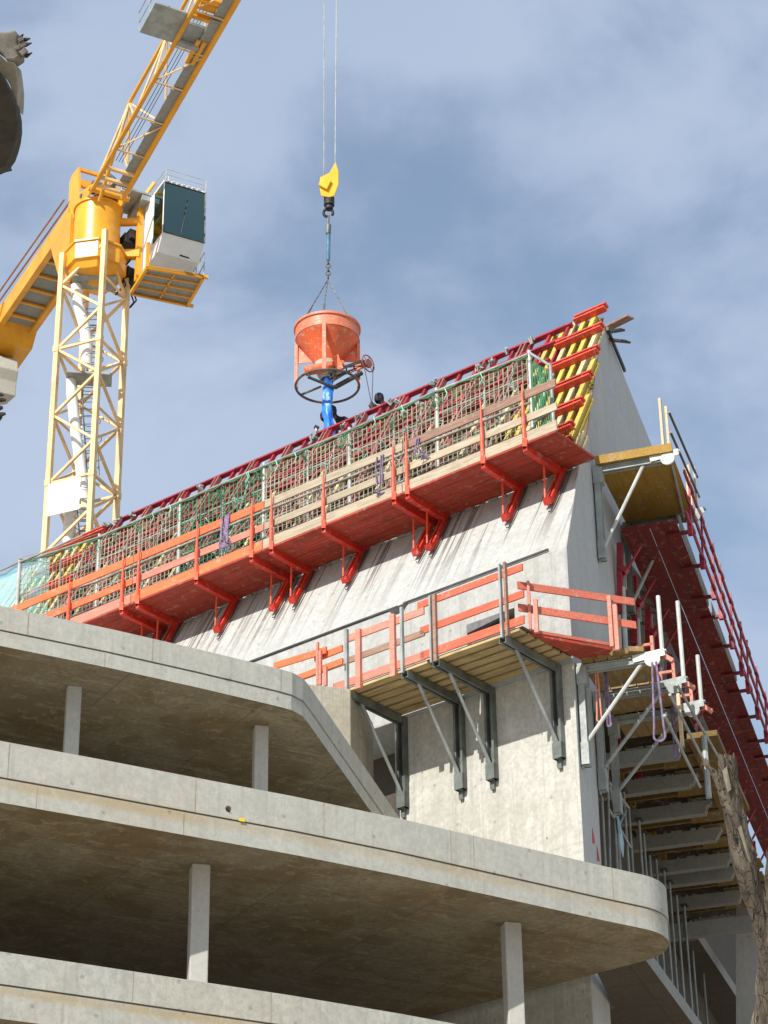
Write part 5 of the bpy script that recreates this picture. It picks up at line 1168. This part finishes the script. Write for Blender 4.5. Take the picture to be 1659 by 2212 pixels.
# ------------------------------------------------------------------ broken tree trunk at the right
TD = 25.0
def tp_(x, y, d=TD): return Dd(x, y, d)
def trunk(path, n=28, seed=1, jag=True):
    r = random.Random(seed); vs = []; fs = []; pts = []
    for i in range(len(path)-1):
        (xa, ya, wa), (xb, yb, wb) = path[i], path[i+1]
        k = max(2, int(abs(yb-ya)/9))
        for j in range(k): f = j/k; pts.append((xa+(xb-xa)*f, ya+(yb-ya)*f, wa+(wb-wa)*f))
    pts.append(path[-1]); pm_ = FPX/TD
    ph = [r.uniform(0, 6.28) for _ in range(8)]
    for i, (x, y, w) in enumerate(pts):
        c = tp_(x, y)
        for k in range(n):
            a_ = 2*math.pi*k/n; R = w/2/pm_*(1+.10*math.sin(3*a_+ph[0]+i*.07)+.07*math.sin(5*a_+ph[1]-i*.16)+.05*math.sin(9*a_+i*.5)+r.uniform(-.03, .03))
            p = c+(RT*math.cos(a_)+FW*math.sin(a_))*R
            if i == 0 and jag: p = p + Z1*r.uniform(-.03, .10)
            vs.append(p)
    for i in range(len(pts)-1):
        for k in range(n): fs.append((i*n+k, i*n+(k+1) % n, (i+1)*n+(k+1) % n, (i+1)*n+k))
    mb = MB(); mb.add(vs, fs, 0, True); mb.add([vs[k] for k in range(n)]+[tp_(pts[0][0], pts[0][1]+8)], [(k, (k+1) % n, n) for k in range(n)]); return mb
T = thing('tree', 'broken bare tree trunk with flaking bark at the right edge, in front of the joists', 'tree', tp_(1640, 2300))
part(T, 'trunk', trunk([(1573, 1645, 36), (1577, 1700, 40), (1588, 1770, 46), (1602, 1850, 50), (1620, 1920, 46), (1640, 1990, 36), (1655, 2050, 36), (1662, 2110, 46), (1664, 2170, 60), (1660, 2240, 80), (1660, 2400, 100)], seed=2), M['bark'])
part(T, 'branch', trunk([(1520, 1650, 9), (1538, 1662, 14), (1556, 1690, 22), (1575, 1740, 30)], n=12, seed=5), M['bark'])
part(T, 'branch', trunk([(1668, 1850, 20), (1662, 1920, 26), (1658, 2000, 30), (1654, 2090, 34), (1650, 2150, 36)], n=16, seed=6), M['bark'])
mb = MB(); mb.hexa([tp_(1594, 1790, TD-.16), tp_(1601, 1782, TD-.16), tp_(1623, 1862, TD-.17), tp_(1618, 1862, TD-.19)], [tp_(1594, 1790, TD-.14), tp_(1601, 1782, TD-.14), tp_(1623, 1862, TD-.15), tp_(1618, 1862, TD-.17)])
part(T, 'bark_flake', mb, M['stonelt']); mb = MB(); mb.hexa([tp_(1560, 1665, TD-.12), tp_(1570, 1655, TD-.12), tp_(1580, 1705, TD-.13), tp_(1572, 1712, TD-.15)], [tp_(1560, 1665, TD-.1), tp_(1570, 1655, TD-.1), tp_(1580, 1705, TD-.11), tp_(1572, 1712, TD-.13)])
part(T, 'bark_flake', mb, M['stonelt'])
# ------------------------------------------------------------------ stone ornament at the top left
OD = 22.0
T = thing('stone_ornament', 'weathered stone ornament at the upper left edge with rounded dark underside and spiky block', 'ornament', Dd(0, 300, OD))
out = [(-90, 90), (-20, 130), (8, 165), (22, 195), (31, 215), (36, 240), (37, 270), (36, 300), (33, 320), (28, 335), (20, 350), (15, 357), (-10, 372), (-90, 380)]
def dome(outl, inn, depth, mi):
    pass
mb = MB(); mb.prism([Dd(x, y, OD-.9+(y-90)/300*2.4) for x, y in [(-90, 90), (-30, 120), (0, 155), (12, 178), (22, 200), (31, 222), (36, 250), (37, 275), (34, 298), (29, 318), (22, 338), (12, 352), (16, 358), (0, 362), (-90, 400)]], FW*.35); part(T, 'underside', mb, M['stonedark'], .03)
mb = MB(); mb.prism([Dd(x, y, OD-.1+(y-90)/300*1.0) for x, y in [(-40, 85), (0, 118), (14, 132), (32, 134), (36, 160), (39, 190), (38, 220), (36, 236), (31, 215), (22, 185), (8, 160), (-40, 130)]], FW*.4); part(T, 'rim', mb, M['stonelt'], .03)
mb = MB(); mb.prism([Dd(x, y, OD+.05) for x, y in [(-40, 60), (0, 68), (16, 67), (32, 64), (40, 76), (38, 92), (42, 108), (44, 122), (30, 131), (14, 131), (6, 118), (-40, 80)]], FW*.3); blk = part(T, 'block', mb, M['stone'], .02)
mb = MB(); r = random.Random(3)
for (x, y, w) in ((46, 84, 10), (50, 96, 12), (44, 106, 13), (52, 112, 12), (38, 100, 10), (48, 120, 11), (40, 124, 8)): p = Dd(x, y, OD+r.uniform(0, .1)); mb.bar(p-RT*w/2/236*1.2-UP*.02, p+RT*w/2/236+UP*r.uniform(-.02, .03), w/236, w/236*.9, UP)
part(T, 'broken_stub', mb, M['stone'], .006)
for (x1, y1, x2, y2) in ((54, 86, 65, 83), (55, 97, 68, 93), (56, 121, 69, 114), (44, 82, 50, 74)):
    mb = MB(); mb.tube(Dd(x1, y1, OD+.05), Dd(x2, y2, OD), .022, 7, 0, .006); part(T, 'spike', mb, M['stonedark'])
T = thing('stone_ornament', 'small dark spiky ornament tip at the left edge, just below the crane counterweight', 'ornament', Dd(0, 870, OD))
mb = MB(); r = random.Random(6)
for (x1, y1, x2, y2, w) in ((-20, 850, 8, 854, .04), (-20, 866, 13, 864, .05), (-20, 885, 6, 880, .06), (-15, 898, 12, 893, .05), (-10, 905, 4, 900, .05), (-20, 880, -2, 862, .06)):
    p, q = Dd(x1, y1, OD), Dd(x2, y2, OD); mb.path([p, p.lerp(q, .5)+UP*r.uniform(-.01, .01), q], w/2, 8, 0, [w*.7, w*.55, w*.25])
part(T, 'knob', mb, M['stonedark'])
# ------------------------------------------------------------------ sun, sky
sun_az, sun_el = rad(211), rad(36.7)
sd = bpy.data.lights.new('sun', 'SUN'); sd.energy = 4.6; sd.angle = rad(.5); sd.color = (1, .965, .90)
so = bpy.data.objects.new('sun', sd); col.objects.link(so)
toward = V3((math.sin(sun_az)*math.cos(sun_el), math.cos(sun_az)*math.cos(sun_el), math.sin(sun_el)))
so.rotation_euler = toward.to_track_quat('Z', 'Y').to_euler(); so.location = (0, -20, 60)
w = bpy.data.worlds.new('World'); bpy.context.scene.world = w; w.use_nodes = True; nt = w.node_tree; nt.nodes.clear()
N_ = nt.nodes.new; lk = nt.links.new
ou_ = N_('ShaderNodeOutputWorld'); bg = N_('ShaderNodeBackground'); lk(bg.outputs[0], ou_.inputs[0]); bg.inputs[1].default_value = .13
sky = N_('ShaderNodeTexSky'); sky.sky_type = 'NISHITA'; sky.sun_disc = False; sky.sun_elevation = sun_el; sky.sun_rotation = sun_az; sky.air_density = 1.3; sky.dust_density = 1.5; sky.ozone_density = 1.2
tc = N_('ShaderNodeTexCoord'); mp = N_('ShaderNodeMapping'); lk(tc.outputs['Generated'], mp.inputs[0]); mp.inputs['Scale'].default_value = (1, 1, 1.5)
n1 = N_('ShaderNodeTexNoise'); lk(mp.outputs[0], n1.inputs[0]); n1.inputs['Scale'].default_value = 6.5; n1.inputs['Detail'].default_value = 7; n1.inputs['Roughness'].default_value = .52; n1.inputs['Distortion'].default_value = .2
mr = N_('ShaderNodeMapRange'); mr.interpolation_type = 'SMOOTHSTEP'; lk(n1.outputs[0], mr.inputs[0]); mr.inputs[1].default_value = .33; mr.inputs[2].default_value = .56; mr.inputs[3].default_value = .25; mr.inputs[4].default_value = .95
n2 = N_('ShaderNodeTexNoise'); lk(mp.outputs[0], n2.inputs[0]); n2.inputs['Scale'].default_value = 3.6; n2.inputs['Detail'].default_value = 3
cm = N_('ShaderNodeMix'); cm.data_type = 'RGBA'; lk(n2.outputs[0], cm.inputs[0]); cm.inputs[6].default_value = (2.5, 3.15, 4.35, 1); cm.inputs[7].default_value = (3.7, 4.3, 5.35, 1)
mx = N_('ShaderNodeMix'); mx.data_type = 'RGBA'; lk(mr.outputs[0], mx.inputs[0]); lk(sky.outputs[0], mx.inputs[6]); lk(cm.outputs[2], mx.inputs[7]); lk(mx.outputs[2], bg.inputs[0])
sc = bpy.context.scene; vs_ = sc.view_settings; vs_.view_transform = 'Standard'; vs_.look = 'None'; vs_.gamma = 1; vs_.exposure = .25; vs_.use_curve_mapping = False
for ob in bpy.data.objects:
    for k in ('_w', '_o'):
        if k in ob: del ob[k]
